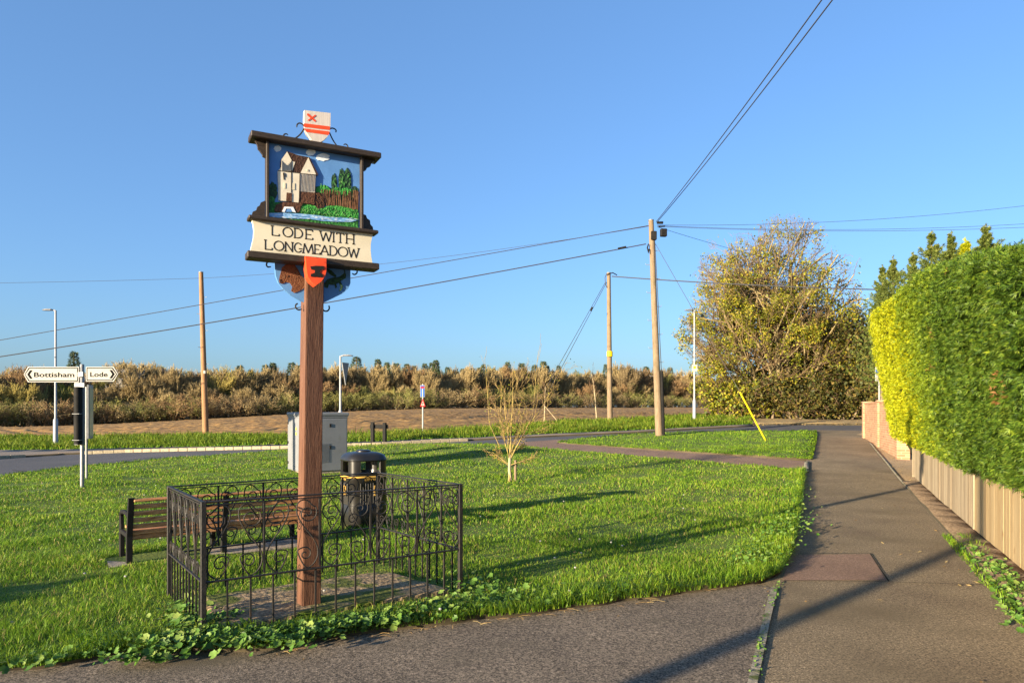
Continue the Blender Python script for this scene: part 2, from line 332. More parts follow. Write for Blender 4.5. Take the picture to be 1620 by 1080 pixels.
def U(x, y):
    x = np.asarray(x, float); y = np.asarray(y, float)
    return .022 * np.sin(x * 1.25 + .7 * np.sin(y * .9)) * np.sin(y * 1.05 + x * .35 + 1) + .014 * np.sin(x * 2.9 - y * 1.7) * np.sin(y * 2.3 + 2)
def sheet(name, poly, off, m, res=1.0, wob=0.0, seed=1, label=None, kind='structure', uneven=False):
    """ground sheet: outline (x, y) filled with a terrain-following triangulation"""
    poly = [Vector(p[:2]) for p in poly]
    pts = []
    for i, p in enumerate(poly):
        q = poly[(i + 1) % len(poly)]; n = max(1, int((q - p).length / res))
        pts += [p.lerp(q, k / n) for k in range(n)]
    xs = [p.x for p in pts]; ys = [p.y for p in pts]
    gx, gy = np.meshgrid(np.arange(min(xs), max(xs), res), np.arange(min(ys), max(ys), res)); gx = gx.ravel() + .31 * res; gy = gy.ravel() + .27 * res
    k = inside([(p.x, p.y) for p in pts], gx, gy)
    allp = pts + [Vector((a, b)) for a, b in zip(gx[k], gy[k])]
    n = len(pts); V, E, F, *_ = delaunay_2d_cdt(allp, [(i, (i + 1) % n) for i in range(n)], [list(range(n))], 1, 1e-4)
    V = np.array([(v.x, v.y) for v in V]); z = H(V[:, 0], V[:, 1]) + off
    if uneven: z += U(V[:, 0], V[:, 1])
    if wob: z += np.array([noise.noise(Vector((x * .8, y * .8, seed))) for x, y in V]) * wob
    tr = np.array([f for f in F if len(f) == 3])
    a = V[tr[:, 1]] - V[tr[:, 0]]; b = V[tr[:, 2]] - V[tr[:, 0]]; fl = a[:, 0] * b[:, 1] - a[:, 1] * b[:, 0] < 0
    tr[fl] = tr[fl][:, ::-1]
    V3 = np.column_stack([V, z]); sk = None
    if off > .02:                                  # a raised sheet gets a turned-down edge
        nb = len(pts); low = V3[:nb].copy(); low[:, 2] -= off + .06; i = np.arange(nb); j = (i + 1) % nb; b = len(V3); sk = np.stack([i, j, b + j, b + i], 1); V3 = np.vstack([V3, low])
    o = np_mesh(name, V3, quads=sk, tris=tr, mats=[m, MT['soil']], mi=([1] * len(sk) if sk is not None else []) + [0] * len(tr), smooth=True)
    return tag(o, kind=kind)
def GP(*pp): return [tuple(G(x, y)[:2]) for x, y in pp]

# ------------------------------------------------------------------ ground, roads, lawns
def base_ground():
    xs = np.concatenate([-np.geomspace(900, 30, 22), np.linspace(-28, 28, 57), np.geomspace(30, 900, 22)])
    ys = np.concatenate([np.linspace(-60, 60, 121), np.geomspace(62, 1100, 50)])
    X, Y = np.meshgrid(xs, ys); Z = H(X, Y) - .09
    nx, ny = len(xs), len(ys); I = np.arange(nx * ny).reshape(ny, nx)
    Q = np.stack([I[:-1, :-1], I[:-1, 1:], I[1:, 1:], I[1:, :-1]], -1).reshape(-1, 4)
    return tag(np_mesh('ground', np.column_stack([X.ravel(), Y.ravel(), Z.ravel()]), quads=Q, m=MT['soil'], smooth=True), kind='structure')
base_ground()

VERGE_TOP = [(-160, 694), (0, 693), (200, 692), (360, 690), (470, 690), (600, 688), (680, 684), (760, 679), (880, 669), (1000, 664), (1100, 659), (1190, 661)]
VERGE_BOT = [(1190, 671), (1100, 676), (1000, 681), (880, 686), (760, 692), (600, 698.5), (470, 703), (360, 706), (200, 709), (0, 712), (-160, 714)]
def field():
    pxs = np.arange(-420, 1420, 7); V = []; nr = 110
    for px in pxs:
        f = np.interp(px, [a for a, _ in VERGE_TOP], [b for _, b in VERGE_TOP]); y0 = G(px, f + .6).y
        for t in np.linspace(0, 1, nr):
            y = y0 * (330 / y0) ** t; x = (px - 810) / 1120 * y
            a = .11 * noise.fractal(Vector((x * .9, y * .9, 3)), .8, 2.1, 3) + .05 * math.sin((x * .76 + y * .65) * 5.2 + 2 * noise.noise(Vector((x * .1, y * .1, 0))))
            V.append((x, y, float(H(x, y)) + .0 + a * min(1, t * 8)))
    n = len(pxs); I = np.arange(n * nr).reshape(n, nr)
    Q = np.stack([I[:-1, :-1], I[1:, :-1], I[1:, 1:], I[:-1, 1:]], -1).reshape(-1, 4)
    tag(np_mesh('ploughed_field', V, quads=Q, m=MT['field'], smooth=False), kind='structure')
field()

verge_poly = GP(*VERGE_TOP) + GP(*VERGE_BOT)
sheet('grass_verge', verge_poly, .05, MT['lawn'], 1.2)
PAVE_BOT = [(1190, 673.5), (1100, 678), (1000, 684), (850, 690.5), (740, 696), (600, 703), (450, 708), (360, 710), (200, 714), (100, 718), (0, 724), (-160, 733)]
sheet('far_pavement', GP(*VERGE_BOT[::-1]) + GP(*PAVE_BOT), .03, MT['pavement'], 1.2)
ROAD_BOT = [(-160, 780), (0, 757), (120, 741), (240, 730), (360, 722), (450, 714.5), (600, 706), (740, 704), (800, 702.5), (860, 697), (900, 695), (1010, 686), (1100, 682), (1290, 681), (1372, 681), (1500, 681)]
road_poly = GP(*PAVE_BOT[::-1][:-1]) + GP((1190, 671), (1290, 671), (1372, 672), (1500, 672)) + GP(*[(x, y + 3) for x, y in ROAD_BOT[::-1]])
sheet('road', road_poly, -.03, MT['road'], 1.5)

MAIN_NEAR = [(-160, 1092), (0, 1062), (60, 1060), (130, 1048), (200, 1036), (300, 1030), (380, 1032), (450, 1028), (520, 1012), (600, 1000), (680, 990), (740, 984), (860, 970), (960, 956), (1060, 944), (1150, 931), (1205, 922), (1236, 905), (1247, 880), (1258, 850), (1264, 800), (1272, 746)]
MAIN_FAR = [(1200, 740), (1000, 724), (870, 712), (830, 708), (760, 703.5), (600, 705), (450, 713.5), (360, 721), (240, 729), (120, 740), (0, 756), (-160, 780)]
def ragged(pts, amp, step=.12):
    out = []
    for a, b in zip(pts, pts[1:]):
        a, b = Vector(a), Vector(b); n = max(1, int((b - a).length / step)); t = (b - a).normalized(); q = Vector((-t.y, t.x))
        out += [tuple(a.lerp(b, i / n) + q * (amp * (noise.noise(Vector((a.x * 3 + i * .45, a.y * 3, 2))) + .6 * noise.noise(Vector((a.x * 7 + i * 1.3, 5, 1)))))) for i in range(n)]
    return out + [tuple(pts[-1])]
main_poly = ragged(GP(*MAIN_NEAR), .055) + GP(*MAIN_FAR)
LAWN = .045
sheet('lawn', main_poly, LAWN, MT['lawn'], .45, uneven=True)
TRI = [(884, 701), (905, 696.5), (1010, 687.5), (1050, 686), (1100, 684), (1290, 682.5), (1291, 692), (1283, 727), (1200, 722), (1110, 716), (1030, 711)]
tri_poly = GP(*TRI)
sheet('roadside_lawn', tri_poly, LAWN, MT['lawn'], .8)
sheet('side_path', GP((750, 704), (800, 701), (862, 697), (890, 695), (905, 697), (880, 701), (1030, 712.5), (1200, 724), (1276, 730), (1274, 744), (1200, 741), (1000, 726), (870, 714), (830, 710), (750, 706)), .012, MT['asphalt_red'], 1.0)

PATH_R = [(1372, 681), (1376, 700), (1405, 735), (1450, 785), (1520, 855), (1560, 893), (1600, 940), (1622, 962)]
path_poly = [(9, -18), ] + [(5.2, 3.0)] + GP(*PATH_R[::-1]) + GP((1285, 680), (1284, 700), (1276, 728), (1262, 760), (1250, 800), (1236, 850), (1215, 880)) + [(1.9, 7.45), (1.0, 7.2), (-.6, 6.3), (-2.2, 5.2), (-5.0, 4.7), (-14, 4.6), (-14, -18)]
sheet('footpath', path_poly, 0.0, MT['asphalt'], .6)
e0, e1, e2 = G(1191, 1080), G(1211, 990), G(1224, 936)
def strip_poly(pts, w):
    """outline of a strip of width w about the polyline"""
    L, R = [], []
    for i, p in enumerate(pts):
        t = (pts[min(i + 1, len(pts) - 1)] - pts[max(i - 1, 0)]); t.z = 0; t.normalize(); n = Vector((-t.y, t.x, 0)) * w / 2
        L.append((p + n)[:2]); R.append((p - n)[:2])
    return L + R[::-1]
efar = e2 + (e2 - e1).normalized() * .12; enear = e0 + (e0 - e1).normalized() * 2.6
left_poly = [(-14, -18), (enear.x, -18), tuple(enear[:2]), tuple(e0[:2]), tuple(e1[:2]), tuple(efar[:2]), (1.5, 7.4), (-.6, 6.4), (-2.2, 5.3), (-5, 4.75), (-14, 4.65)]
sheet('forecourt', left_poly, .006, MT['asphalt_dark'], .6)
sheet('path_edging', strip_poly([enear, e0, e1, e2, efar], .055), .014, MT['edging'], .15, wob=.006)
patch = GP((1238, 918), (1250, 878), (1377, 876.5), (1402, 918))
sheet('path_patch', patch, .005, MT['asphalt_red'], .4)
sheet('path_joint', strip_poly([G(1377, 876), G(1391, 898), G(1406, 920)], .016), .009, MT['crack'], .2)
sheet('path_joint', strip_poly([G(1240, 919), G(1300, 919.5), G(1406, 921), G(1500, 924), G(1600, 927)], .012), .010, MT['crack'], .2)
sheet('path_joint', strip_poly([G(1250, 877.5), G(1310, 876), G(1377, 876)], .012), .011, MT['crack'], .2)
sheet('side_path_edging', strip_poly([G(1277, 731), G(1275, 747)], .13), .03, MT['edging'], .3)

def crack(pts, w, off, seed):
    P = []
    for a, b in zip(pts, pts[1:]):
        for k in range(8):
            q = G(*a).lerp(G(*b), k / 8); P.append(q + Vector((noise.noise(q * 9 + Vector((seed, 0, 0))), noise.noise(q * 9 + Vector((0, seed, 0))), 0)) * .03)
    sheet('tarmac_crack', strip_poly(P, w), off, MT['crack'], .3)
crack([(20, 742), (60, 746), (64, 752)], .05, -.02, 5); crack([(180, 728), (240, 722), (330, 724)], .04, -.02, 6)
MT['stain'] = mat('tarmac_stain', [(.085, .07, .05), (.13, .105, .075)], .9, 4, 4, fine=(90, .8))
# right-hand margin between path and wall or fence
FW = [(3.05, 2.6), (5.08, 7.11), (9.4, 16.6), (11.0, 20.0), (13.8, 27.5)]
def fence_x(y): return float(np.interp(y, [b for _, b in FW], [a for a, _ in FW]))
marg = [(5.2, 3.0)] + GP(*PATH_R[::-1]) + [(fence_x(29) + .3, 29), (14.4, 27.5), (11.6, 20), (10.0, 16.6), (5.7, 7.1), (5.6, 3)]
sheet('gravel_margin', marg, .004, MT['gravel'], .5, wob=.02)
sheet('path_kerb_edging', strip_poly([G(*p) for p in PATH_R[1:6]], .07), .03, MT['edging'], .4, wob=.01)
MT['earth'] = mat('bare_earth', [(.12, .075, .04), (.22, .145, .08), (.33, .235, .14)], .95, 24, 6, bump=.8, bscale=50, fine=(50, .4))
def fpt(y, d, z=0):
    """point on the fence line pushed d metres out over the path"""
    x = fence_x(y); return Vector((x - .912 * d, y + .41 * d, z))
sheet('earth_bed', [tuple(fpt(y, .32)[:2]) for y in (3, 7, 10, 13, 15.5)] + [tuple(fpt(y, -.05)[:2]) for y in (15.5, 13, 10, 7, 3)], .05, MT['earth'], .3, wob=.03)

# kerb stones along the far pavement (each a stone, one run = one kerb)
def kerb_run(pts, n, label):
    mb = MB(); P = [G(x, y) for x, y in pts]; d = [0]
    for a, b in zip(P, P[1:]): d.append(d[-1] + (b - a).length)
    def at(s):
        return Vector((np.interp(s, d, [p.x for p in P]), np.interp(s, d, [p.y for p in P]), 0))
    for i in range(n):
        a, b = at(d[-1] * i / n), at(d[-1] * (i + 1) / n); c = (a + b) / 2; t = b - a
        mb.box((c.x, c.y, float(H(c.x, c.y)) + .0), (t.length - .012, .13, .16), MT['kerb'], math.atan2(t.y, t.x), .012)
    return tag(mb.build('kerb'), kind='structure')
kerb_run([(130, 717), (200, 714), (360, 710), (450, 708), (600, 703), (740, 696)], 40, '')
kerb_run([(-160, 733), (0, 724), (40, 722)], 8, '')

# ------------------------------------------------------------------ grass: real blades, one mesh per lawn
def blades(name, poly, count_fn, m, seed, z0, hmin, hmax, wid, tall=None, maxd=1e9, mind=0):
    """count_fn: list of (y0, y1, blades per square metre, width factor)"""
    rng = np.random.default_rng(seed); Vs = []; Ts = []; base = 0
    pl = np.asarray(poly); x0, x1 = pl[:, 0].min(), pl[:, 0].max()
    for (ya, yb, dens, wf) in count_fn:
        ya = max(ya, pl[:, 1].min()); yb = min(yb, pl[:, 1].max())
        if yb <= ya: continue
        xa = max(x0, -.80 * yb - .5); xb = min(x1, .80 * yb)
        if xb <= xa: continue
        n = int((xb - xa) * (yb - ya) * dens); x = rng.uniform(xa, xb, n); y = rng.uniform(ya, yb, n)
        k = inside(poly, x, y) & (np.abs(x) < .78 * y + .6); x, y = x[k], y[k]; n = len(x)
        if not n: continue
        # clumps: shorter, taller and thinner areas
        cl = np.sin(x * 1.9 + 1.3 * np.sin(y * 1.1)) * np.sin(y * 2.3 + 1.7 * np.sin(x * .8)) + .6 * np.sin(x * 5.1 + y * 3.7) * np.sin(y * 6.3 - x * 2.2)
        h = rng.uniform(hmin, hmax, n) * (1 + .42 * cl)
        if tall is not None: h = h * tall(x, y)
        w = wid * wf * rng.uniform(.7, 1.3, n)
        az = rng.uniform(0, 2 * math.pi, n); bend = rng.uniform(.25, 1.1, n)
        fa = az + rng.normal(0, .5, n)
        dx, dy = np.cos(fa) * bend * h, np.sin(fa) * bend * h
        sx, sy = -np.sin(az) * w / 2, np.cos(az) * w / 2
        z = H(x, y) + z0 - .012 + (U(x, y) if poly is main_poly else 0)
        zt = np.sqrt(np.maximum(1 - (bend * .8) ** 2, .15)) * h
        V = np.zeros((n, 5, 3))
        V[:, 0] = np.stack([x - sx, y - sy, z], 1); V[:, 1] = np.stack([x + sx, y + sy, z], 1)
        V[:, 2] = np.stack([x + dx * .32 + sx * .8, y + dy * .32 + sy * .8, z + zt * .62], 1)
        V[:, 3] = np.stack([x + dx * .32 - sx * .8, y + dy * .32 - sy * .8, z + zt * .62], 1)
        V[:, 4] = np.stack([x + dx, y + dy, z + zt], 1)
        b = base + np.arange(n)[:, None] * 5
        Ts.append(np.concatenate([b + [[0, 1, 2]], b + [[0, 2, 3]], b + [[3, 2, 4]]], 0)); Vs.append(V.reshape(-1, 3)); base += n * 5
    o = np_mesh(name, np.concatenate(Vs), tris=np.concatenate(Ts), m=m)
    return tag(o, kind='stuff')

edge_pts = np.array(GP(*MAIN_NEAR[:]))
def edge_tall(x, y):
    d = np.full(len(x), 9.)
    for a, b in zip(edge_pts, edge_pts[1:]):
        t = b - a; L = (t * t).sum(); u = np.clip(((x - a[0]) * t[0] + (y - a[1]) * t[1]) / L, 0, 1)
        d = np.minimum(d, np.hypot(x - a[0] - u * t[0], y - a[1] - u * t[1]))
    return (1 + .75 * np.exp(-(d / .28) ** 2)) * np.where((x > -2.3) & (x < -.3) & (y < 6.1) & (y < 4.95 + .70 * (x + 2.15) + .1), .45, 1)
RAIL = [(-2.15, 4.93), (-.449, 6.135), (-1.382, 7.30), (-2.879, 5.95)]
def minus(polyA, holes):
    return polyA
plinth_poly = [(-2.10, 5.0), (-.53, 6.1), (-1.20, 6.80), (-2.56, 5.86)]
bench_slab = [(-3.99, 7.0), (-2.36, 8.22), (-2.66, 8.62), (-4.29, 7.4)]
def blades_hole(*a, **k):
    return blades(*a, **k)
_inside0 = inside
def inside(poly, x, y):
    r = _inside0(poly, x, y)
    if poly is main_poly:
        for h in (plinth_poly, bench_slab): r &= ~_inside0(h, x, y)
    return r
blades('grass', main_poly, [(3.6, 6, 6800, .85), (6, 8.5, 4200, 1.1), (8.5, 12, 1900, 1.6), (12, 18, 850, 2.3), (18, 26, 420, 3.3), (26, 40, 220, 4.4)], MT['grass'], 3, LAWN, .035, .085, .0045, tall=lambda x, y: .84 * edge_tall(x, y))
MT['thatch'] = mat('dry_thatch', [(.16, .12, .035), (.27, .21, .07), (.36, .30, .12)], .8, 1, 3, island=1.0, trans=.2)
blades('dry_grass', main_poly, [(3.6, 8, 420, 1.0), (8, 14, 160, 1.7), (14, 26, 50, 3.0)], MT['thatch'], 13, LAWN, .03, .08, .004)
blades('grass', tri_poly, [(15, 24, 620, 2.6), (24, 45, 320, 3.6)], MT['grass'], 4, LAWN, .03, .07, .0045)
blades('verge_grass', verge_poly, [(18, 34, 300, 5.5), (34, 70, 160, 8)], MT['vgrass'], 5, .04, .10, .30, .0045)
# tufts leaning out over the tarmac along the ragged edge
def edge_blades(pts, n, seed, hmin, hmax, w0=.0042, spread=.05):
    rng = np.random.default_rng(seed); P = np.array(pts); seg = np.linalg.norm(np.diff(P, axis=0), axis=1); cum = np.concatenate([[0], np.cumsum(seg)])
    cl = rng.uniform(0, cum[-1], n // 9); s = np.clip(np.repeat(cl, 9) + rng.normal(0, .045, len(cl) * 9), 0, cum[-1] - .001); n = len(s); i = np.searchsorted(cum, s, 'right') - 1; f = (s - cum[i]) / seg[i]
    t = (P[i + 1] - P[i]) / seg[i][:, None]; out = np.stack([t[:, 1], -t[:, 0]], 1); p = P[i] * (1 - f[:, None]) + P[i + 1] * f[:, None] - out * rng.uniform(-.3, 1, n)[:, None] * spread
    h = rng.uniform(hmin, hmax, n) * np.repeat(rng.uniform(.4, 1.3, len(cl)), 9); lean = out * rng.uniform(-.2, 1.1, n)[:, None] + t * rng.normal(0, .5, n)[:, None]; sd = np.stack([-lean[:, 1], lean[:, 0]], 1) + rng.normal(0, .3, (n, 2)); sd /= np.linalg.norm(sd, axis=1, keepdims=True); w = w0 * rng.uniform(.7, 1.6, n)[:, None]
    z = H(p[:, 0], p[:, 1]) + LAWN * .6; V = np.zeros((n, 5, 3))
    def pt(k, fr, zz, ww): V[:, k, :2] = p + lean * (h * fr)[:, None] + sd * w * ww; V[:, k, 2] = z + h * zz
    pt(0, 0, 0, -.5); pt(1, 0, 0, .5); pt(2, .30, .55, .42); pt(3, .30, .55, -.42); pt(4, .95, .62, 0); V[:, 4, 2] -= .25 * h * rng.uniform(0, 1.6, n)
    b = np.arange(n)[:, None] * 5
    return tag(np_mesh('edge_grass', V.reshape(-1, 3), tris=np.concatenate([b + [[0, 1, 2]], b + [[0, 2, 3]], b + [[3, 2, 4]]], 0), m=MT['grass']), kind='stuff')
edge_blades(main_poly[:len(main_poly) - len(MAIN_FAR)], 9000, 61, .05, .16)
edge_blades(GP(*[(x, y - 9) for x, y in MAIN_NEAR[3:15]]), 7000, 65, .07, .19, .005, .22); edge_blades(tri_poly + tri_poly[:1], 5200, 62, .05, .14, .010, .05); edge_blades(GP((1274, 746), *MAIN_FAR), 5200, 63, .05, .13, .010, .05); edge_blades(GP(*VERGE_BOT), 6000, 64, .06, .2, .018, .10)
# rough grass strip and weeds below the fence
fm = [tuple(fpt(y, .42)[:2]) for y in (3.5, 5, 6, 7, 8, 9)] + [tuple(fpt(y, .12)[:2]) for y in (9, 8, 7, 6, 5, 3.5)]
blades('rough_grass', fm, [(3, 11, 1600, 1.6)], MT['grass'], 6, .0, .03, .10, .005)

# ------------------------------------------------------------------ ground-cover weeds along the tarmac edge, litter
def weed_leaves(name, spots, m, seed, label=None):
    """round lobed leaves on short stalks; spots = list of (x, y, z, radius)"""
    rng = np.random.default_rng(seed); V = []; T = []; base = 0; k = 14
    for (x, y, z, R) in spots:
        r = R * (.45 + 1.15 * rng.uniform() ** 1.4); nx, ny = rng.normal(0, .5, 2); n = Vector((nx - .25, ny - .3, 1)).normalized()
        a = n.cross(Vector((math.cos(seed + x * 31), math.sin(x * 57), .1))).normalized(); b = n.cross(a); c = Vector((x, y, z)); ph = rng.uniform(0, 6.28)
        V.append(c - n * r * .25)
        for j in range(k):
            q = 2 * math.pi * j / k; rr = r * (1.0 if j % 2 else .82) * (1 if abs(j - 7) < 6.5 else .45)
            V.append(c + (a * math.cos(q + ph) + b * math.sin(q + ph)) * rr + n * rng.uniform(-.12, .12) * r)
        T += [(base, base + 1 + j, base + 1 + (j + 1) % k) for j in range(k)]; base += k + 1
    return tag(np_mesh(name, V, tris=T, m=m), kind='stuff')
rng = np.random.default_rng(11); sp = []
for (px0, py0, px1, py1, n, w, hz) in [(230, 1046, 330, 1022, 330, .12, .09), (330, 1032, 480, 1024, 470, .09, .08), (480, 1016, 640, 990, 470, .075, .075), (640, 988, 760, 965, 380, .085, .075), (180, 1056, 250, 1052, 60, .06, .05), (60, 1058, 200, 1040, 40, .08, .05),
                                      (280, 985, 322, 1015, 170, .09, .14), (720, 935, 780, 950, 90, .14, .10), (780, 965, 1000, 942, 190, .10, .06), (1180, 905, 1258, 830, 420, .16, .10), (1250, 850, 1264, 770, 220, .16, .10), (0, 1070, 80, 1055, 24, .08, .05), (345, 1000, 370, 985, 60, .06, .08)]:
    for _ in range(n):
        t = rng.uniform(); p = G(px0 + (px1 - px0) * t, py0 + (py1 - py0) * t)
        x, y = p.x + rng.normal(0, w), p.y + rng.normal(0, w); sp.append((x, y, LAWN + rng.uniform(.01, 1) ** .8 * hz, .023 * (1 if px0 < 1100 else .75)))
weed_leaves('mallow_weeds', sp, MT['weed'], 21)
sp = []
for (px0, py0, px1, py1, n, w) in [(1525, 865, 1575, 905, 120, .05), (1560, 890, 1618, 945, 260, .09), (1600, 960, 1640, 1010, 110, .06), (1590, 930, 1640, 970, 170, .09), (1232, 922, 1220, 960, 60, .02), (1216, 950, 1196, 1070, 70, .018), (1206, 1000, 1200, 1030, 40, .012)]:
    for _ in range(n):
        t = rng.uniform(); p = G(px0 + (px1 - px0) * t, py0 + (py1 - py0) * t)
        x, y = p.x + rng.normal(0, w), p.y + rng.normal(0, w); sp.append((x, y, .012 + rng.uniform(0, .07 if px0 > 1300 else .010), .022 if px0 > 1300 else .0085))
weed_leaves('path_edge_weeds', sp, MT['weed'], 22)
def litter(name, regions, m, seed):
    rng = np.random.default_rng(seed); C = []; S = []
    for (poly, n, s, dz) in regions:
        pl = np.array(poly); x = rng.uniform(pl[:, 0].min(), pl[:, 0].max(), n * 4); y = rng.uniform(pl[:, 1].min(), pl[:, 1].max(), n * 4)
        k = _inside0(poly, x, y); x, y = x[k][:n], y[k][:n]
        C.append(np.column_stack([x, y, H(x, y) + dz])); S.append(np.full(len(x), s))
    C = np.concatenate(C); N = len(C); n = rng.normal(0, .22, (N, 3)); n[:, 2] = 1; n /= np.linalg.norm(n, axis=1, keepdims=True)
    a = rng.normal(size=(N, 3)); a -= n * (a * n).sum(1, keepdims=True); a /= np.linalg.norm(a, axis=1, keepdims=True); b = np.cross(n, a)
    s = (np.concatenate(S) * rng.uniform(.5, 1.4, N))[:, None]
    V = np.stack([C - a * s, C + b * s * .5, C + a * s, C - b * s * .5], 1).reshape(-1, 3)
    return tag(np_mesh(name, V, quads=np.arange(N * 4).reshape(-1, 4), m=m), kind='stuff')
litter('fallen_leaves', [(GP((1400, 790), (1470, 810), (1530, 880), (1590, 960), (1380, 960), (1420, 860)), 70, .022, .014),
                         (path_poly[2:], 420, .011, .014), (left_poly[4:], 160, .010, .018), (path_poly[2:], 60, .02, .016),
                         (GP((1372, 690), (1384, 690), (1440, 750), (1480, 800), (1450, 785), (1405, 737)), 420, .035, .03),
                         (GP((1190, 665), (1370, 665), (1372, 672), (1190, 673)), 700, .07, .03),
                         (GP((1110, 660), (1190, 660), (1190, 672), (1110, 674)), 160, .08, .20), (main_poly, 420, .020, LAWN + .06)], MT['straw'], 31)
sheet('leafy_verge', GP((1186, 661), (1290, 664), (1500, 664), (1500, 671), (1290, 670.5), (1186, 671)), .04, mat('leaf_litter', [(.16, .10, .05), (.30, .21, .10), (.40, .30, .12)], .95, 3, 6, bump=.6), .8)
# long dry straws on the tarmac edge
mbs = MB()
for _ in range(60):
    t = rng.uniform(); p = G(430 + 800 * t, float(np.interp(430 + 800 * t, [450, 520, 600, 740, 960, 1230], [1034, 1018, 1006, 990, 962, 918])) + rng.uniform(-3, 5)); q = rng.uniform(0, 3.1); l = rng.uniform(.02, .07); d = Vector((math.cos(q), math.sin(q) * .5, .05)) * l
    p.z = .018; mbs.tube([p - d, p + Vector((0, 0, .006)), p + d], .0014, MT['straw'], 3)
tag(mbs.build('dry_stalks'), kind='stuff')
# small daisies in the lawn
mbd = MB()
for _ in range(34):
    p = G(rng.uniform(10, 1200), rng.uniform(770, 990))
    if _inside0(main_poly, np.array([p.x]), np.array([p.y]))[0]:
        mbd.lathe([(.003, LAWN + .06), (.014, LAWN + .072), (.006, LAWN + .078)], MT['white'], 7, (p.x, p.y, float(H(p.x, p.y))))
tag(mbd.build('lawn_daisies'), kind='stuff')

# ------------------------------------------------------------------ village sign
def text_mesh(mb, s, m, M, size=1.0, bold=0.0, width=None, depth=.002):
    """words set flat in local x (right), z (up) at y = 0, centred on the origin, then moved by M"""
    cu = bpy.data.curves.new('words', 'FONT'); cu.body = s; cu.size = 1; cu.offset = bold; cu.resolution_u = 3
    o = bpy.data.objects.new('words', cu); COL.objects.link(o)
    bpy.context.view_layer.update()
    me = bpy.data.meshes.new_from_object(o); V = [v.co.copy() for v in me.vertices]; F = [list(p.vertices) for p in me.polygons]
    bpy.data.objects.remove(o); bpy.data.curves.remove(cu); bpy.data.meshes.remove(me)
    x0, x1 = min(v.x for v in V), max(v.x for v in V); y0, y1 = 0, .7
    k = size; kx = (width / (x1 - x0)) if width else k
    mb.add([M @ Vector(((v.x - (x0 + x1) / 2) * kx, -depth, (v.y - .35) * k)) for v in V], F, m)

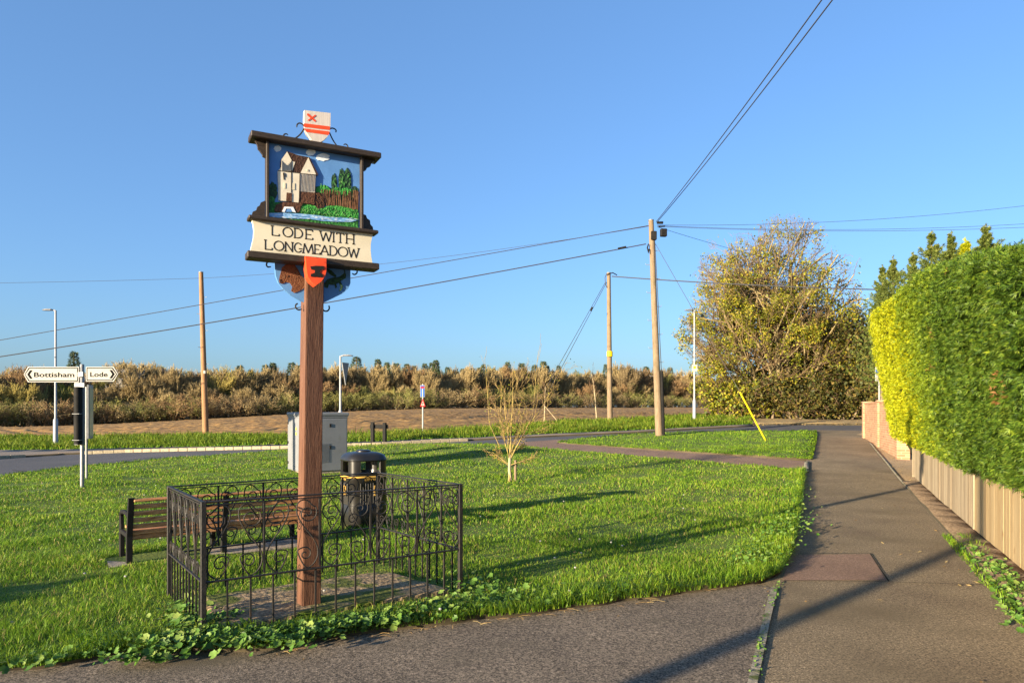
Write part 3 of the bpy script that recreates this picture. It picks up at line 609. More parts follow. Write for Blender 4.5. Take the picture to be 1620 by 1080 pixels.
def village_sign():
    ang = math.radians(27.9); B = Vector((-1.62, 5.635, 0)); u = Vector((math.cos(ang), math.sin(ang), 0)); nf = Vector((math.sin(ang), -math.cos(ang), 0))
    root = thing('village_sign', B, 'tall carved village sign LODE WITH LONGMEADOW on a brown wooden post inside the iron railing', 'village sign', ang)
    def S(px, py, d):
        """pixel -> (along, height) in the plane d metres in front of the post axis"""
        c = B + nf * d; r = (px - 810) / 1120
        s = (r * c.y - c.x) / (u.x - r * u.y); y = c.y + u.y * s
        return (s, 1.6 + (650 - py) * y / 1120)
    c1 = lambda x, y, d=.13: S(380 + x / 6.75, 160 + y / 6.75, d)
    c2 = lambda x, y, d=.13: S(370 + x / 5.4, 300 + y / 5.4, d)
    P1 = lambda d, *q: [c1(x, y, d) for x, y in q]
    P2 = lambda d, *q: [c2(x, y, d) for x, y in q]
    # post, square to the railing, tapering a little and leaning slightly right
    mb = MB(); bm = bmesh.new(); bmesh.ops.create_cube(bm, size=1)
    for v in bm.verts:
        t = v.co.z + .5; w = .150 - .012 * t; v.co = Vector((v.co.x * w + .035 * t, v.co.y * w, t * 2.84 - .02))
    bmesh.ops.bevel(bm, geom=bm.edges[:], offset=.006, segments=2, affect='EDGES'); bm.transform(Matrix.Rotation(math.radians(7.5), 4, 'Z')); mb.bm(bm, MT['postwood'])
    mb.build('post', root)
    D = .13                                     # distance of the picture plane in front of the post axis
    def bar(name, pl, pr, th, dep, dy=0):
        (x0, z0), (x1, z1) = pl, pr; zt = (z0 + z1) / 2; mb = MB()
        mb.box(((x0 + x1) / 2, -D + dy, zt - th / 2), (x1 - x0, dep, th), MT['signbrown'], 0, .006); return mb.build(name, root)
    bar('top_bar', c1(100, 350), c1(1475, 583), .045, .17)
    bar('middle_bar', c2(118, 228), c2(1218, 360), .028, .12, .0)
    bar('bottom_bar', c2(105, 532), c2(1222, 642), .052, .14, .0)
    zt = c1(700, 450)[1] - .02; zb = c2(680, 300)[1] - .012
    for xa, xb in ((c1(270, 500)[0], c1(300, 500)[0]), (c1(1274, 700)[0], c1(1304, 700)[0])):
        mb = MB(); mb.box(((xa + xb) / 2, -D - .004, (zt + zb) / 2), (xb - xa, .075, zt - zb), MT['signbrown'], 0, .004); mb.build('side_post', root)
    for q in (P1(D, (145, 410), (290, 430), (274, 610), (240, 592), (232, 566), (216, 545), (204, 528), (188, 512), (184, 480), (172, 452)),
              P1(D, (1302, 600), (1440, 630), (1432, 650), (1396, 668), (1386, 700), (1352, 712), (1338, 742), (1318, 748), (1302, 768)),
              P2(D, (264, 98), (262, 238), (150, 226), (160, 192), (190, 180), (198, 152), (220, 138), (228, 114)),
              P2(D, (1086, 208), (1124, 222), (1134, 250), (1158, 266), (1162, 300), (1182, 322), (1186, 348), (1080, 338))):
        mb = MB(); mb.prism(q, -D - .016, -D + .016, MT['signbrown']); mb.build('bracket', root)
    # picture: a relief board, each painted shape a little proud of the one below
    L = lambda i: -D - .004 - .0022 * i
    x0 = c1(285, 500)[0]; x1 = c1(1290, 700)[0]
    mb = MB(); mb.box(((x0 + x1) / 2, -D + .008, (zt + zb) / 2), (x1 - x0, .022, zt - zb), MT['picsky']); pic = mb.build('picture_panel', root)
    rr = random.Random(5)
    def blob(f, cx, cy, rx, ry, n=26, j=.16):
        return [f(cx + rx * math.cos(6.283 * i / n) * (1 + rr.uniform(-j, j)), cy + ry * math.sin(6.283 * i / n) * (1 + rr.uniform(-j, j))) for i in range(n)]
    d0 = D + .012; f1 = lambda x, y: c1(x, y, d0); f2 = lambda x, y: c2(x, y, d0)
    mb = MB()
    for a in ((400, 505, 38, 32), (755, 545, 52, 34), (885, 598, 72, 38)): mb = MB(); mb.prism(blob(f1, *a, 30, .13), L(1), -D, MT['cloud']); mb.build('painted_cloud', pic)
    mb = MB()
    for cx, cy, rx, ry, m in ((345, 960, 52, 95, 'picdark'), (330, 1060, 40, 45, 'picgreen'), (885, 945, 72, 52, 'picbright'), (1005, 880, 32, 105, 'picdark'), (1088, 850, 36, 140, 'picdark'), (1150, 860, 42, 145, 'picdark'),
                              (1050, 960, 90, 42, 'picgreen'), (1130, 965, 62, 40, 'picbright'), (1222, 955, 42, 45, 'picdark')):
        mb = MB(); mb.prism(blob(f1, cx, cy, rx, ry, 34, .13), L(1) - .0006 * rr.random() - (.002 if m != 'picdark' else 0), -D, MT[m]); mb.build('painted_bush', pic)
    mb = MB(); mb.prism([f2(*p) for p in ((690, -30), (1066, 10), (1066, 165), (900, 140), (690, 130))], L(1) + .0004, -D, MT['picdark'])
    for k in range(22):
        x = 870 + k * 18.4 + rr.uniform(-5, 5); y0 = 955 + k * 1.0 + rr.uniform(-25, 12); xx, yy = x * 1.0, y0
        X = (380 + x / 6.75 - 370) * 5.4; Y = (160 + y0 / 6.75 - 300) * 5.4; w = rr.uniform(2.6, 4.4); s = rr.uniform(-14, 14)
        mb.prism([f2(X + s - w, Y), f2(X + s + w, Y), f2(X + w * 1.2, 118 + k * 2.4 + rr.uniform(0, 20)), f2(X - w * 1.2, 118 + k * 2.4)], L(3), -D, MT['trunkpaint'])
    mb.build('painted_trees', pic)
    mb = MB()
    mb.prism([f2(*p) for p in ((300, 120), (345, 105), (560, 110), (690, 128), (800, 150), (1000, 148), (1066, 170), (1064, 334), (860, 306), (560, 268), (292, 234))], L(2), -D, MT['picgreen'])
    mb.prism([f2(*p) for p in ((575, 150), (640, 125), (700, 140), (745, 165), (800, 140), (880, 132), (960, 150), (1030, 172), (1064, 200), (1064, 240), (900, 225), (700, 200), (570, 190))], L(3), -D, MT['picbright'])
    mb.build('painted_bank', pic)
    mb = MB()
    mb.prism([f2(*p) for p in ((292, 200), (420, 198), (560, 205), (700, 218), (830, 238), (960, 242), (1060, 262), (1000, 276), (880, 274), (760, 268), (640, 250), (500, 246), (380, 240), (292, 232))], L(4), -D, MT['picwater'])
    mb.build('painted_river', pic)
    mb = MB()
    mb.prism([f2(*p) for p in ((345, 170), (360, 130), (410, 108), (555, 112), (590, 120), (570, 150), (560, 190), (528, 200), (505, 150), (440, 145), (412, 195), (350, 190))], L(5), -D, MT['picbrown'])
    mb.prism([f2(*p) for p in ((690, 20), (760, 30), (790, 90), (770, 150), (720, 165), (684, 130))], L(4) , -D, MT['picroof'])
    mb.build('painted_bridge', pic)
    mb = MB()
    mb.prism([f2(*p) for p in ((410, 190), (430, 148), (505, 150), (528, 198), (500, 190), (488, 165), (445, 163), (432, 195))], L(7), -D, MT['cloud'])
    mb.prism([f2(*p) for p in ((446, 166), (487, 166), (496, 192), (436, 192))], L(6), -D, MT['shieldblue'])
    mb.build('painted_waterwheel', pic)
    mb = MB(); W, Rf, Bn = MT['mill'], MT['picroof'], MT['picbrown']
    mb.prism([f1(*p) for p in ((500, 538), (620, 580), (728, 600), (742, 606), (832, 784), (822, 798), (808, 790), (640, 775), (552, 765), (548, 640))], L(5), -D, Rf)
    mb.prism([f1(*p) for p in ((432, 640), (498, 538), (506, 545), (448, 640), (440, 712), (428, 708))], L(5), -D, Rf)
    mb.prism([f1(*p) for p in ((400, 745), (436, 710), (442, 622), (500, 542), (552, 642), (585, 655), (555, 745))], L(6), -D, W)
    mb.prism([f1(*p) for p in ((726, 604), (812, 792), (640, 775))], L(6), -D, W)
    mb.prism([f1(*p) for p in ((640, 777), (808, 794), (796, 978), (628, 966))], L(6) - .001, -D, W)
    mb.prism([f1(*p) for p in ((400, 748), (640, 770), (628, 1010), (620, 1086), (492, 1070), (410, 1062))], L(6) - .0005, -D, W)
    mb.prism([f2(*p) for p in ((556, 12), (692, 20), (686, 130), (552, 112))], L(6), -D, Bn)
    mb.prism([f1(*p) for p in ((494, 980), (550, 985), (548, 1078), (488, 1068))], L(8), -D, Bn)
    mill = mb.build('painted_mill', pic)
    mb = MB()
    for x in range(650, 806, 15): mb.prism([f1(x, 785), f1(x + 3, 785), f1(x + 1 - 8, 970), f1(x - 10, 970)], L(7.2), L(6), MT['picroof'])
    for x in range(445, 540, 14): mb.prism([f1(x, 690 - abs(495 - x)), f1(x + 2, 690 - abs(495 - x)), f1(x + 2, 742), f1(x, 742)], L(7.0), L(6), MT['ink'])
    for q in (((402, 742), (640, 768), (640, 774), (402, 748)), ((540, 640), (546, 640), (546, 980), (540, 980)), ((640, 772), (810, 790), (810, 796), (640, 778)), ((632, 775), (638, 775), (630, 1075), (624, 1075)),
              ((455, 770), (466, 765), (472, 842), (462, 842)), ((474, 780), (480, 772), (486, 800), (480, 815)), ((706, 730), (726, 732), (726, 752), (706, 750)), ((560, 880), (582, 880), (582, 950), (560, 950)), ((466, 876), (482, 876), (482, 935), (466, 935))):
        mb.prism([f1(*p) for p in q], L(7.6), L(6), MT['ink'] if q[0][0] in (455, 474) else MT['signbrown'] if q[0][1] in (742, 640, 772, 775) else MT['cream'])
    mb.build('painted_boarding', pic)
    # brushwork: short strokes of lighter paint over the relief
    mb = MB()
    def dab(f, x, y, dx, dy, w, lay, m): 
        l = math.hypot(dx, dy) or 1; nx, ny = -dy / l * w, dx / l * w
        mb.prism([f(x - dx - nx * .4, y - dy - ny * .4), f(x + nx, y + ny), f(x + dx, y + dy), f(x - nx, y - ny)], L(lay), L(lay) + .002, m)
    for _ in range(130):
        x = rr.uniform(575, 1055); y = rr.uniform(150, 205) + (x - 575) * .05; dab(f2, x, y, rr.uniform(-7, 7), rr.uniform(5, 11), 1.6, 3.9 + rr.uniform(0, .4), MT['dabgreen'] if rr.random() < .7 else MT['picdark'])
    for _ in range(60):
        x = rr.uniform(330, 1050); y = 222 + (x - 330) * .055 + rr.uniform(-16, 16); dab(f2, x, y, rr.uniform(10, 26), rr.uniform(-2, 4), 1.8, 4.9 + rr.uniform(0, .3), MT['cloud'] if rr.random() < .6 else MT['shieldblue'])
    for _ in range(70):
        cx, cy = rr.choice([(1005, 880), (1088, 840), (1150, 850), (1088, 900), (1050, 960), (885, 945), (1130, 965)]); dab(f1, cx + rr.uniform(-26, 26), cy + rr.uniform(-70, 40), rr.uniform(-3, 3), rr.uniform(7, 15), 1.8, 3.2 + rr.uniform(0, .3), MT['dabgreen'] if rr.random() < .6 else MT['picbright'])
    for _ in range(34):
        x = rr.uniform(880, 1260); dab(f1, x, rr.uniform(955, 1075), rr.uniform(-2, 2), rr.uniform(10, 26), 1.5, 3.8 + rr.uniform(0, .3), MT['trunkpaint'])
    for _ in range(22):
        dab(f2, rr.uniform(700, 770), rr.uniform(30, 140), rr.uniform(-14, 14), rr.uniform(8, 16), 1.4, 5.4, MT['trunkpaint'])
    mb.build('brush_strokes', pic)
    # name board
    q = P2(D, (150, 258), (1186, 378), (1172, 420), (1163, 470), (1162, 520), (1167, 575), (1178, 632), (138, 528), (152, 470), (166, 410), (169, 350), (163, 300))
    mb = MB(); mb.prism(q, -D - .02, -D + .02, MT['cream']); nb = mb.build('name_board', root)
    mb = MB(); dl = D + .0205
    def stroke(pts, w=8.0):
        P = [Vector(c2(x, y, dl)) for x, y in pts]; h = w / 5.4 * .005 / 2
        for a, b in zip(P, P[1:]):
            t = (b - a); 
            if t.length < 1e-6: continue
            t.normalize(); n = Vector((-t.y, t.x)) * h; e = t * h * .5
            mb.prism([tuple(a - e + n), tuple(b + e + n), tuple(b + e - n), tuple(a - e - n)], -dl - .0012, -dl + .001, MT['ink'])
    def arc(cx, cy, rx, ry, a0, a1, n=20): return [(cx + rx * math.cos(math.radians(a0 + (a1 - a0) * i / n)), cy + ry * math.sin(math.radians(a0 + (a1 - a0) * i / n))) for i in range(n + 1)]
    GL = {'L': [[(.06, 0), (.06, 1), (.95, 1), (.97, .82)], [(-.08, 0), (.2, 0)]], 'O': [arc(.5, .5, .5, .5, 0, 360)], 'D': [[(.05, 0), (.05, 1)], [(-.05, 0)] + arc(.35, .5, .62, .5, -90, 90) + [(-.05, 1)]],
          'E': [[(.05, 0), (.05, 1)], [(-.05, 0), (.92, 0), (.94, .14)], [(.05, .5), (.7, .5)], [(-.05, 1), (.96, 1), (.98, .84)]], 'W': [[(0, 0), (.25, 1), (.5, .1), (.75, 1), (1, 0)], [(-.07, 0), (.1, 0)], [(.9, 0), (1.07, 0)]],
          'I': [[(.5, 0), (.5, 1)], [(0, 0), (1, 0)], [(0, 1), (1, 1)]], 'T': [[(.5, 0), (.5, 1)], [(0, .14), (0, 0), (1, 0), (1, .14)], [(.36, 1), (.64, 1)]], 'H': [[(.08, 0), (.08, 1)], [(.92, 0), (.92, 1)], [(.08, .5), (.92, .5)], [(-.05, 0), (.2, 0)], [(.8, 0), (1.05, 0)], [(-.05, 1), (.2, 1)], [(.8, 1), (1.05, 1)]],
          'N': [[(.08, 1), (.08, 0), (.92, 1), (.92, 0)], [(-.05, 1), (.2, 1)], [(.82, 0), (1.04, 0)]], 'G': [arc(.5, .5, .5, .5, -40, -325, 22), [(.62, .6), (1.0, .6)]],
          'M': [[(0, 1), (.14, 0), (.5, .95), (.86, 0), (1, 1)], [(-.08, 1), (.1, 1)], [(.9, 1), (1.08, 1)]], 'A': [[(0, 1), (.5, 0), (1, 1)], [(.2, .66), (.8, .66)], [(-.08, 1), (.12, 1)], [(.88, 1), (1.08, 1)]]}
    def line(word, spans, bl, cap):
        for ch, (a, b) in zip(word, spans):
            for st in GL[ch]:
                stroke([(a + (b - a) * x, np.interp(a + (b - a) * x, [bl[0], bl[2]], [bl[1], bl[3]]) - cap * (1 - y)) for x, y in st])
    line('LODEWITH', [(322, 388), (418, 500), (516, 586), (612, 674), (736, 832), (843, 857), (876, 938), (956, 1028)], (318, 388, 1028, 466), 79)
    line('LONGMEADOW', [(264, 328), (342, 424), (434, 504), (516, 580), (590, 676), (688, 736), (740, 806), (818, 880), (890, 970), (978, 1066)], (262, 508, 1070, 584), 79)
    mb.build('lettering', nb)
    # arms on top
    dS = D - .0
    q = P1(dS, (680, 108), (958, 140), (957, 300), (950, 345), (925, 390), (880, 432), (815, 466), (755, 420), (705, 350), (682, 290), (677, 200))
    mb = MB(); mb.prism(q, -dS - .022, -dS + .022, MT['shieldwhite']); sh = mb.build('top_shield', root)
    mb = MB(); dr = dS + .0225
    for q in (((681, 238), (957, 272), (956, 310), (680, 276)), ((684, 293), (954, 326), (946, 364), (704, 330)), ((718, 132), (734, 136), (814, 214), (800, 224), (712, 150)), ((800, 146), (812, 158), (732, 214), (718, 206))):
        mb.prism(P1(dr, *q), -dr - .0012 - .0006 * (q[0][0] == 800), -dr + .001, MT['red'])
    mb.build('red_charges', sh)
    def scroll(q, f=c1, r=.0055, d=D):
        P = [f(x, y, d) for x, y in q]; pts = []
        for i in range(len(P) - 1):                                            # Catmull-Rom through the traced points
            p0, p1, p2, p3 = [Vector(P[max(0, min(len(P) - 1, k))]) for k in (i - 1, i, i + 1, i + 2)]
            for t in (0, .25, .5, .75): pts.append(.5 * ((2 * p1) + (p2 - p0) * t + (2 * p0 - 5 * p1 + 4 * p2 - p3) * t * t + (3 * p1 - p0 - 3 * p2 + p3) * t ** 3))
        pts.append(Vector(P[-1])); mb = MB(); n = len(pts)
        mb.tube([(p.x, -d, p.y) for p in pts], [r * (1 if i < n * .8 else 1 - .5 * (i / n - .8) / .2) for i in range(n)], MT['iron'], 6); mb.build('iron_scroll', root, smooth=True)
    scroll([(684, 290), (650, 345), (600, 390), (530, 418), (482, 406), (462, 380), (472, 355), (498, 352), (510, 366)])
    scroll([(684, 272), (662, 246), (632, 236), (608, 252), (604, 280)])
    scroll([(952, 335), (988, 412), (1035, 480), (1082, 516), (1128, 522), (1150, 500), (1142, 470), (1120, 460), (1104, 470)])
    scroll([(950, 300), (980, 290), (1008, 298), (1024, 314), (1020, 334)])
    # red shield with the anvil
    d1 = D + .10
    q = P2(d1, (610, 570), (790, 590), (787, 700), (775, 745), (745, 785), (700, 818), (660, 785), (632, 745), (622, 690))
    mb = MB(); mb.prism(q, -d1 - .008, -d1 + .095, MT['red']); rs = mb.build('red_shield', root)
    mb = MB(); mb.prism(P2(d1, (650, 658), (700, 652), (762, 655), (766, 680), (738, 690), (730, 712), (756, 726), (754, 750), (654, 744), (656, 722), (688, 712), (690, 692), (660, 684)), -d1 - .013, -d1 - .007, MT['black']); mb.build('anvil', rs)
    # blue shield behind the post
    d2 = .0
    q = P2(d2, (345, 608), (604, 640), (604, 966), (560, 945), (480, 898), (420, 850), (378, 800), (354, 735))
    mb = MB(); mb.prism(q, -d2 - .014, -d2 + .014, MT['shieldblue']); bl = mb.build('blue_shield_wing', root)
    mb = MB(); dd = d2 + .0145
    mb.prism(P2(dd, (385, 770), (392, 735), (402, 700), (410, 665), (440, 640), (480, 632), (520, 645), (545, 680), (570, 730), (600, 760), (602, 835), (585, 850), (550, 870), (515, 882), (488, 865), (498, 830), (480, 800), (445, 790), (410, 805), (388, 795)), -dd - .005, -dd + .001, MT['otter'])
    for e in (((388, 770), (402, 765), (412, 790), (395, 798)), ((418, 745), (430, 725), (440, 740), (428, 762)), ((458, 738), (470, 730), (474, 745), (462, 752))): mb.prism(P2(dd, *e), -dd - .007, -dd, MT['picroof'] if e[0][0] != 418 else MT['trunkpaint'])
    mb.build('otter_head', bl)
    q = P2(d2, (752, 648), (992, 676), (992, 800), (975, 845), (930, 885), (850, 925), (752, 972))
    mb = MB(); mb.prism(q, -d2 - .014, -d2 + .014, MT['shieldblue']); br = mb.build('blue_shield_wing', root)
    mb = MB(); G3 = MT['picdark']
    for q in (((770, 800), (800, 765), (850, 750), (900, 745), (940, 715), (958, 720), (955, 755), (920, 775), (890, 800), (850, 815), (810, 810), (775, 835)), ((795, 672), (830, 690), (875, 735), (868, 748), (830, 730), (800, 700)),
              ((895, 790), (910, 785), (930, 830), (915, 862), (900, 868), (912, 830)), ((860, 810), (872, 805), (880, 835), (868, 840)), ((945, 720), (940, 690), (930, 676), (946, 686), (952, 716)), ((780, 830), (812, 805), (802, 840), (792, 838))):
        mb.prism(P2(dd, *q), -dd - .005 - .0004 * (q[0][0] % 7), -dd + .001, G3)
    mb.build('painted_grasshopper', br)
    for q in (((330, 612), (310, 606), (290, 615), (278, 640), (290, 660), (318, 658)), ((1040, 672), (1052, 690), (1050, 712), (1030, 725), (1010, 715)), ((545, 972), (528, 985), (530, 1010), (552, 1026), (580, 1020)), ((812, 990), (815, 1015), (800, 1035), (775, 1036), (758, 1020))):
        scroll(q, c2, .006, .02)
    return root
village_sign()

# mossy plinth inside the railing
def slab(name, poly, z0, z1, m, label, cat):
    mb = MB(); n = len(poly); res = []
    for i in range(n):
        a, b = Vector(poly[i]), Vector(poly[(i + 1) % n])
        for k in range(6): res.append(a.lerp(b, k / 6) + Vector((noise.noise(Vector((i, k, 1))), noise.noise(Vector((i, k, 5))))) * .035)
    c = sum((p for p in res), Vector((0, 0))) / len(res); m_ = len(res)
    vs = [(p.x - c.x, p.y - c.y, z0) for p in res] + [(p.x - c.x, p.y - c.y, z1 - .012) for p in res] + [((p.x - c.x) * .97, (p.y - c.y) * .97, z1) for p in res] + [(0, 0, z1 + .004)]
    fs = [(r * m_ + i, r * m_ + (i + 1) % m_, (r + 1) * m_ + (i + 1) % m_, (r + 1) * m_ + i) for r in (0, 1) for i in range(m_)] + [(2 * m_ + i, 2 * m_ + (i + 1) % m_, 3 * m_) for i in range(m_)]
    mb.add(vs, fs, m); o = mb.build(name, loc=(c.x, c.y, 0)); return tag(o, label, cat)
slab('stone_plinth', plinth_poly, -.02, .075, MT['plinth'], 'mossy concrete plinth at the foot of the village sign post within the iron railing', 'plinth')
slab('concrete_slab', bench_slab, -.02, .06, MT['slab'], 'narrow concrete slab set in the grass under the wooden bench', 'slab')

# ------------------------------------------------------------------ iron railing round the sign
def railing():
    C = [Vector((x, y, 0)) for x, y in RAIL]; ctr = sum(C, Vector()) / 4
    root = thing('iron_railing', ctr, 'low black wrought iron railing with scrollwork on four sides around the village sign post', 'railing')
    TOP, MID = .965, .405; m = MT['iron']
    for c in C:
        mb = MB(); mb.box((c.x - ctr.x, c.y - ctr.y, TOP / 2 + .0), (.036, .036, TOP + .012), m, math.radians(35), .003); mb.build('post', root)
    def spiral(cx, cz, r0, a0, turns, n=26, sgn=1):
        return [(cx + r0 * (1 - .86 * i / n) * math.cos(a0 + sgn * 2 * math.pi * turns * i / n), cz + r0 * (1 - .86 * i / n) * math.sin(a0 + sgn * 2 * math.pi * turns * i / n)) for i in range(n + 1)]
    def smooth(P, k=5):
        out = []
        for i in range(len(P) - 1):
            p0, p1, p2, p3 = [Vector(P[max(0, min(len(P) - 1, j))]) for j in (i - 1, i, i + 1, i + 2)]
            for t in range(k):
                t /= k; out.append(.5 * ((2 * p1) + (p2 - p0) * t + (2 * p0 - 5 * p1 + 4 * p2 - p3) * t * t + (3 * p1 - p0 - 3 * p2 + p3) * t ** 3))
        return out + [Vector(P[-1])]
    def lyre(w, h):
        """one S-scroll of a unit w wide and h high, centred on x = 0: bottom spiral, bowl, waist, top hook"""
        Rb = min(.115 * h / .56, .24 * w); Rt = min(.105 * h / .56, .22 * w)
        low = spiral(.235 * w, Rb * 1.02 + .01, Rb * .62, math.pi * .9, 1.35, 22, -1)[::-1]
        mid = [(.245 * w, .008), (.385 * w, .045 * h), (.475 * w, .16 * h), (.470 * w, .30 * h), (.36 * w, .46 * h), (.20 * w, .62 * h), (.09 * w, .78 * h), (.075 * w, .91 * h), (.15 * w, .985 * h), (.27 * w, .985 * h), (.385 * w, .90 * h)]
        top = spiral(.285 * w, .80 * h, Rt * .85, .55, 1.5, 24, -1)
        return smooth(low[::2] + mid + top[::2], 3)
    def panel(a, b, units, nb):
        t = b - a; L = t.length; t.normalize(); q = lambda s, z: (a.x + t.x * s - ctr.x, a.y + t.y * s - ctr.y, z); rz = math.atan2(t.y, t.x)
        mb = MB()
        mb.box(q(L / 2, TOP), (L, .032, .010), m, rz, .002); mb.box(q(L / 2, MID), (L, .022, .012), m, rz, .002); mb.box(q(L / 2, TOP - .022), (L, .012, .008), m, rz)
        p = mb.build('panel', root)
        for i in range(1, nb):
            mb = MB(); mb.box(q(L * i / nb, MID / 2), (.012, .012, MID - .013), m, rz); mb.build('bar', p)
        w = L / units
        for i in range(units):
            if i: mb = MB(); mb.box(q(w * i, (TOP + MID) / 2), (.014, .014, TOP - MID - .036), m, rz); mb.build('upright', p)
            S = lyre(w * .96, TOP - MID - .04)
            for sg in (-1, 1):
                mb = MB(); mb.tube([q(w * (i + .5) + sg * s_, MID + .01 + z_) for s_, z_ in S], .0055, m, 5); mb.build('scroll', p, smooth=True)
    panel(C[0], C[1], 5, 13); panel(C[1], C[2], 5, 12); panel(C[3], C[2], 5, 13); panel(C[0], C[3], 5, 11)
    return root
railing()

# ------------------------------------------------------------------ bench seen from behind
def bench():
    a, b = Vector((-3.86, 7.15, 0)), Vector((-2.40, 8.27, 0)); t = (b - a); L = t.length; t.normalize(); rz = math.atan2(t.y, t.x)
    root = thing('park_bench', a, 'wooden slatted park bench with black cast iron legs, seen from behind beside the railing', 'bench', rz)
    # local: x along the bench, +y away from the viewer (the sitting side)
    def lean(z): return -.10 * max(0, (z - .34)) / .36
    for i, z in enumerate((.335, .40, .465, .535, .605)):
        mb = MB(); mb.box((L / 2, lean(z) + .028, z), (L - .05, .024, .046), MT['slat'], 0, .005); mb.build('back_slat', root)
    mb = MB(); mb.box((L / 2, lean(.675) + .02, .672), (L - .04, .05, .032), MT['slat'], 0, .01); mb.build('top_rail', root)
    for i in range(5):
        mb = MB(); mb.box((L / 2, .085 + i * .082, .335 - .012 * (i < 1) + (0.012 if i == 4 else 0)), (L - .05, .066, .028), MT['slat'], 0, .006); mb.build('seat_slat', root)
    mb = MB(); mb.box((L / 2, .04, .287), (L - .05, .03, .05), MT['slat'], 0, .005); mb.build('seat_rail', root)
    for x in (0, L / 2, L):
        mb = MB(); end = x in (0, L)
        prof = [(.0, .0), (.07, .0), (.066, .30), (lean(.5) + .05, .5), (lean(.69) + .045, .70), (lean(.69), .70), (lean(.5) - .006, .5), (.0, .30)]
        V = [(x - .026, y, z) for y, z in prof] + [(x + .026, y, z) for y, z in prof]; n = len(prof)
        mb.add(V, [tuple(range(n)), tuple(range(2 * n - 1, n - 1, -1))] + [(i, i + n, (i + 1) % n + n, (i + 1) % n) for i in range(n)], MT['black'])
        mb.box((x, .47, .16), (.05, .06, .32), MT['black'], 0, .008)
        mb.box((x, .25, .30), (.04, .42, .045), MT['black'], 0, .006)
        if end:
            mb.tube([(x, -.01, .50), (x, .10, .515), (x, .30, .52), (x, .46, .505), (x, .50, .46), (x, .48, .32)], .024, MT['black'], 8)
        mb.build('leg', root)
    root.location.z = .03
    return root
bench()

# ------------------------------------------------------------------ litter bin
def litter_bin():
    p = Vector((-2.02, 9.62, LAWN)); rz = math.radians(33)
    root = thing('litter_bin', p, 'black domed litter bin with gold band on the grass behind the railing', 'litter bin', rz)
    K = 40
    def ring(a, n=4.2):
        out = []
        for j in range(K):
            q = 2 * math.pi * j / K + .01; c, s = math.cos(q), math.sin(q); r = (abs(c) ** n + abs(s) ** n) ** (-1 / n); out.append((a * r * c, a * r * s))
        return out
    def loft(mb, prof, m, cap=True, skip=None):
        vs = []
        for a, z in prof: vs += [(x, y, z) for x, y in ring(a)]
        n = len(prof); fs = [(i * K + j, i * K + (j + 1) % K, (i + 1) * K + (j + 1) % K, (i + 1) * K + j) for i in range(n - 1) for j in range(K) if not (skip and skip(i, j))]
        if cap: fs += [tuple(range(K))[::-1], tuple((n - 1) * K + j for j in range(K))]
        mb.add(vs, fs, m)
    mb = MB(); loft(mb, [(.262, 0), (.27, .02), (.27, .30), (.266, .305), (.266, .62), (.272, .63), (.272, .735), (.262, .74), (.24, .742), (.235, .70), (.22, .5)], MT['binblack']); body = mb.build('body', root, smooth=True)
    mb = MB(); loft(mb, [(.2745, .672), (.2755, .675), (.2755, .692), (.2745, .695)], MT['gold'], False); mb.build('gold_band', root, smooth=True)
    for k in range(4):                          # four rounded corner pillars carrying the hood
        mb = MB(); A = [math.pi / 4 + k * math.pi / 2 + e for e in np.linspace(-.30, .30, 9)]
        rr = lambda a, q: a * (abs(math.cos(q)) ** 4.2 + abs(math.sin(q)) ** 4.2) ** (-1 / 4.2)
        out = [(rr(.268, q) * math.cos(q), rr(.268, q) * math.sin(q)) for q in A] + [(rr(.245, q) * math.cos(q), rr(.245, q) * math.sin(q)) for q in A[::-1]]; n = len(out)
        mb.add([(x, y, .738) for x, y in out] + [(x, y, .90) for x, y in out], [(i, (i + 1) % n, n + (i + 1) % n, n + i) for i in range(n)], MT['binblack']); mb.build('pillar', root, smooth=True)
    mb = MB(); loft(mb, [(.24, .885), (.268, .885), (.276, .90), (.270, .925), (.245, .965), (.19, .995), (.11, 1.008)], MT['binblack']); mb.lathe([(.10, 1.006), (.10, 1.02), (.075, 1.032), (.02, 1.036)], MT['galv'] if False else MT['binblack'], 24); mb.build('hood', root, smooth=True)
    mb = MB()
    for k in range(4):
        R = Matrix.Rotation(k * math.pi / 2, 4, 'Z')
        for i in range(9):
            if 2 < i < 6 and k in (0, 2): pass
            mb.box((-.14 + i * .035, -.272, .46), (.014, .012, .29), MT['binblack'], 0, .003, R)
    mb.build('ribs', body)
    mb = MB()
    for k in range(4):
        R = Matrix.Rotation(k * math.pi / 2, 4, 'Z'); text_mesh(mb, 'LITTER', MT['gold'], R @ Matrix.Translation((0, -.2735, .648)), .036, .01, .17)
    mb.build('lettering', body)
    for k in (0, 3):                            # gold person-and-bin emblem on a plate
        mb = MB()
        R = Matrix.Rotation(k * math.pi / 2, 4, 'Z')
        mb.box((.075, -.281, .50), (.085, .008, .145), MT['binblack'], 0, .002, R)
        for c, d in (((.075, -.2865, .50), (.076, .003, .135)),): mb.box(c, d, MT['gold'], 0, 0, R)
        for c, d in (((.062, -.289, .548), (.018, .003, .02)), ((.062, -.289, .512), (.022, .003, .045)), ((.062, -.289, .468), (.016, .003, .045)), ((.078, -.289, .52), (.022, .003, .009)), ((.096, -.289, .468), (.022, .003, .04))): mb.box(c, d, MT['binblack'], 0, 0, R)
        mb.build('emblem', body)
    return root
litter_bin()

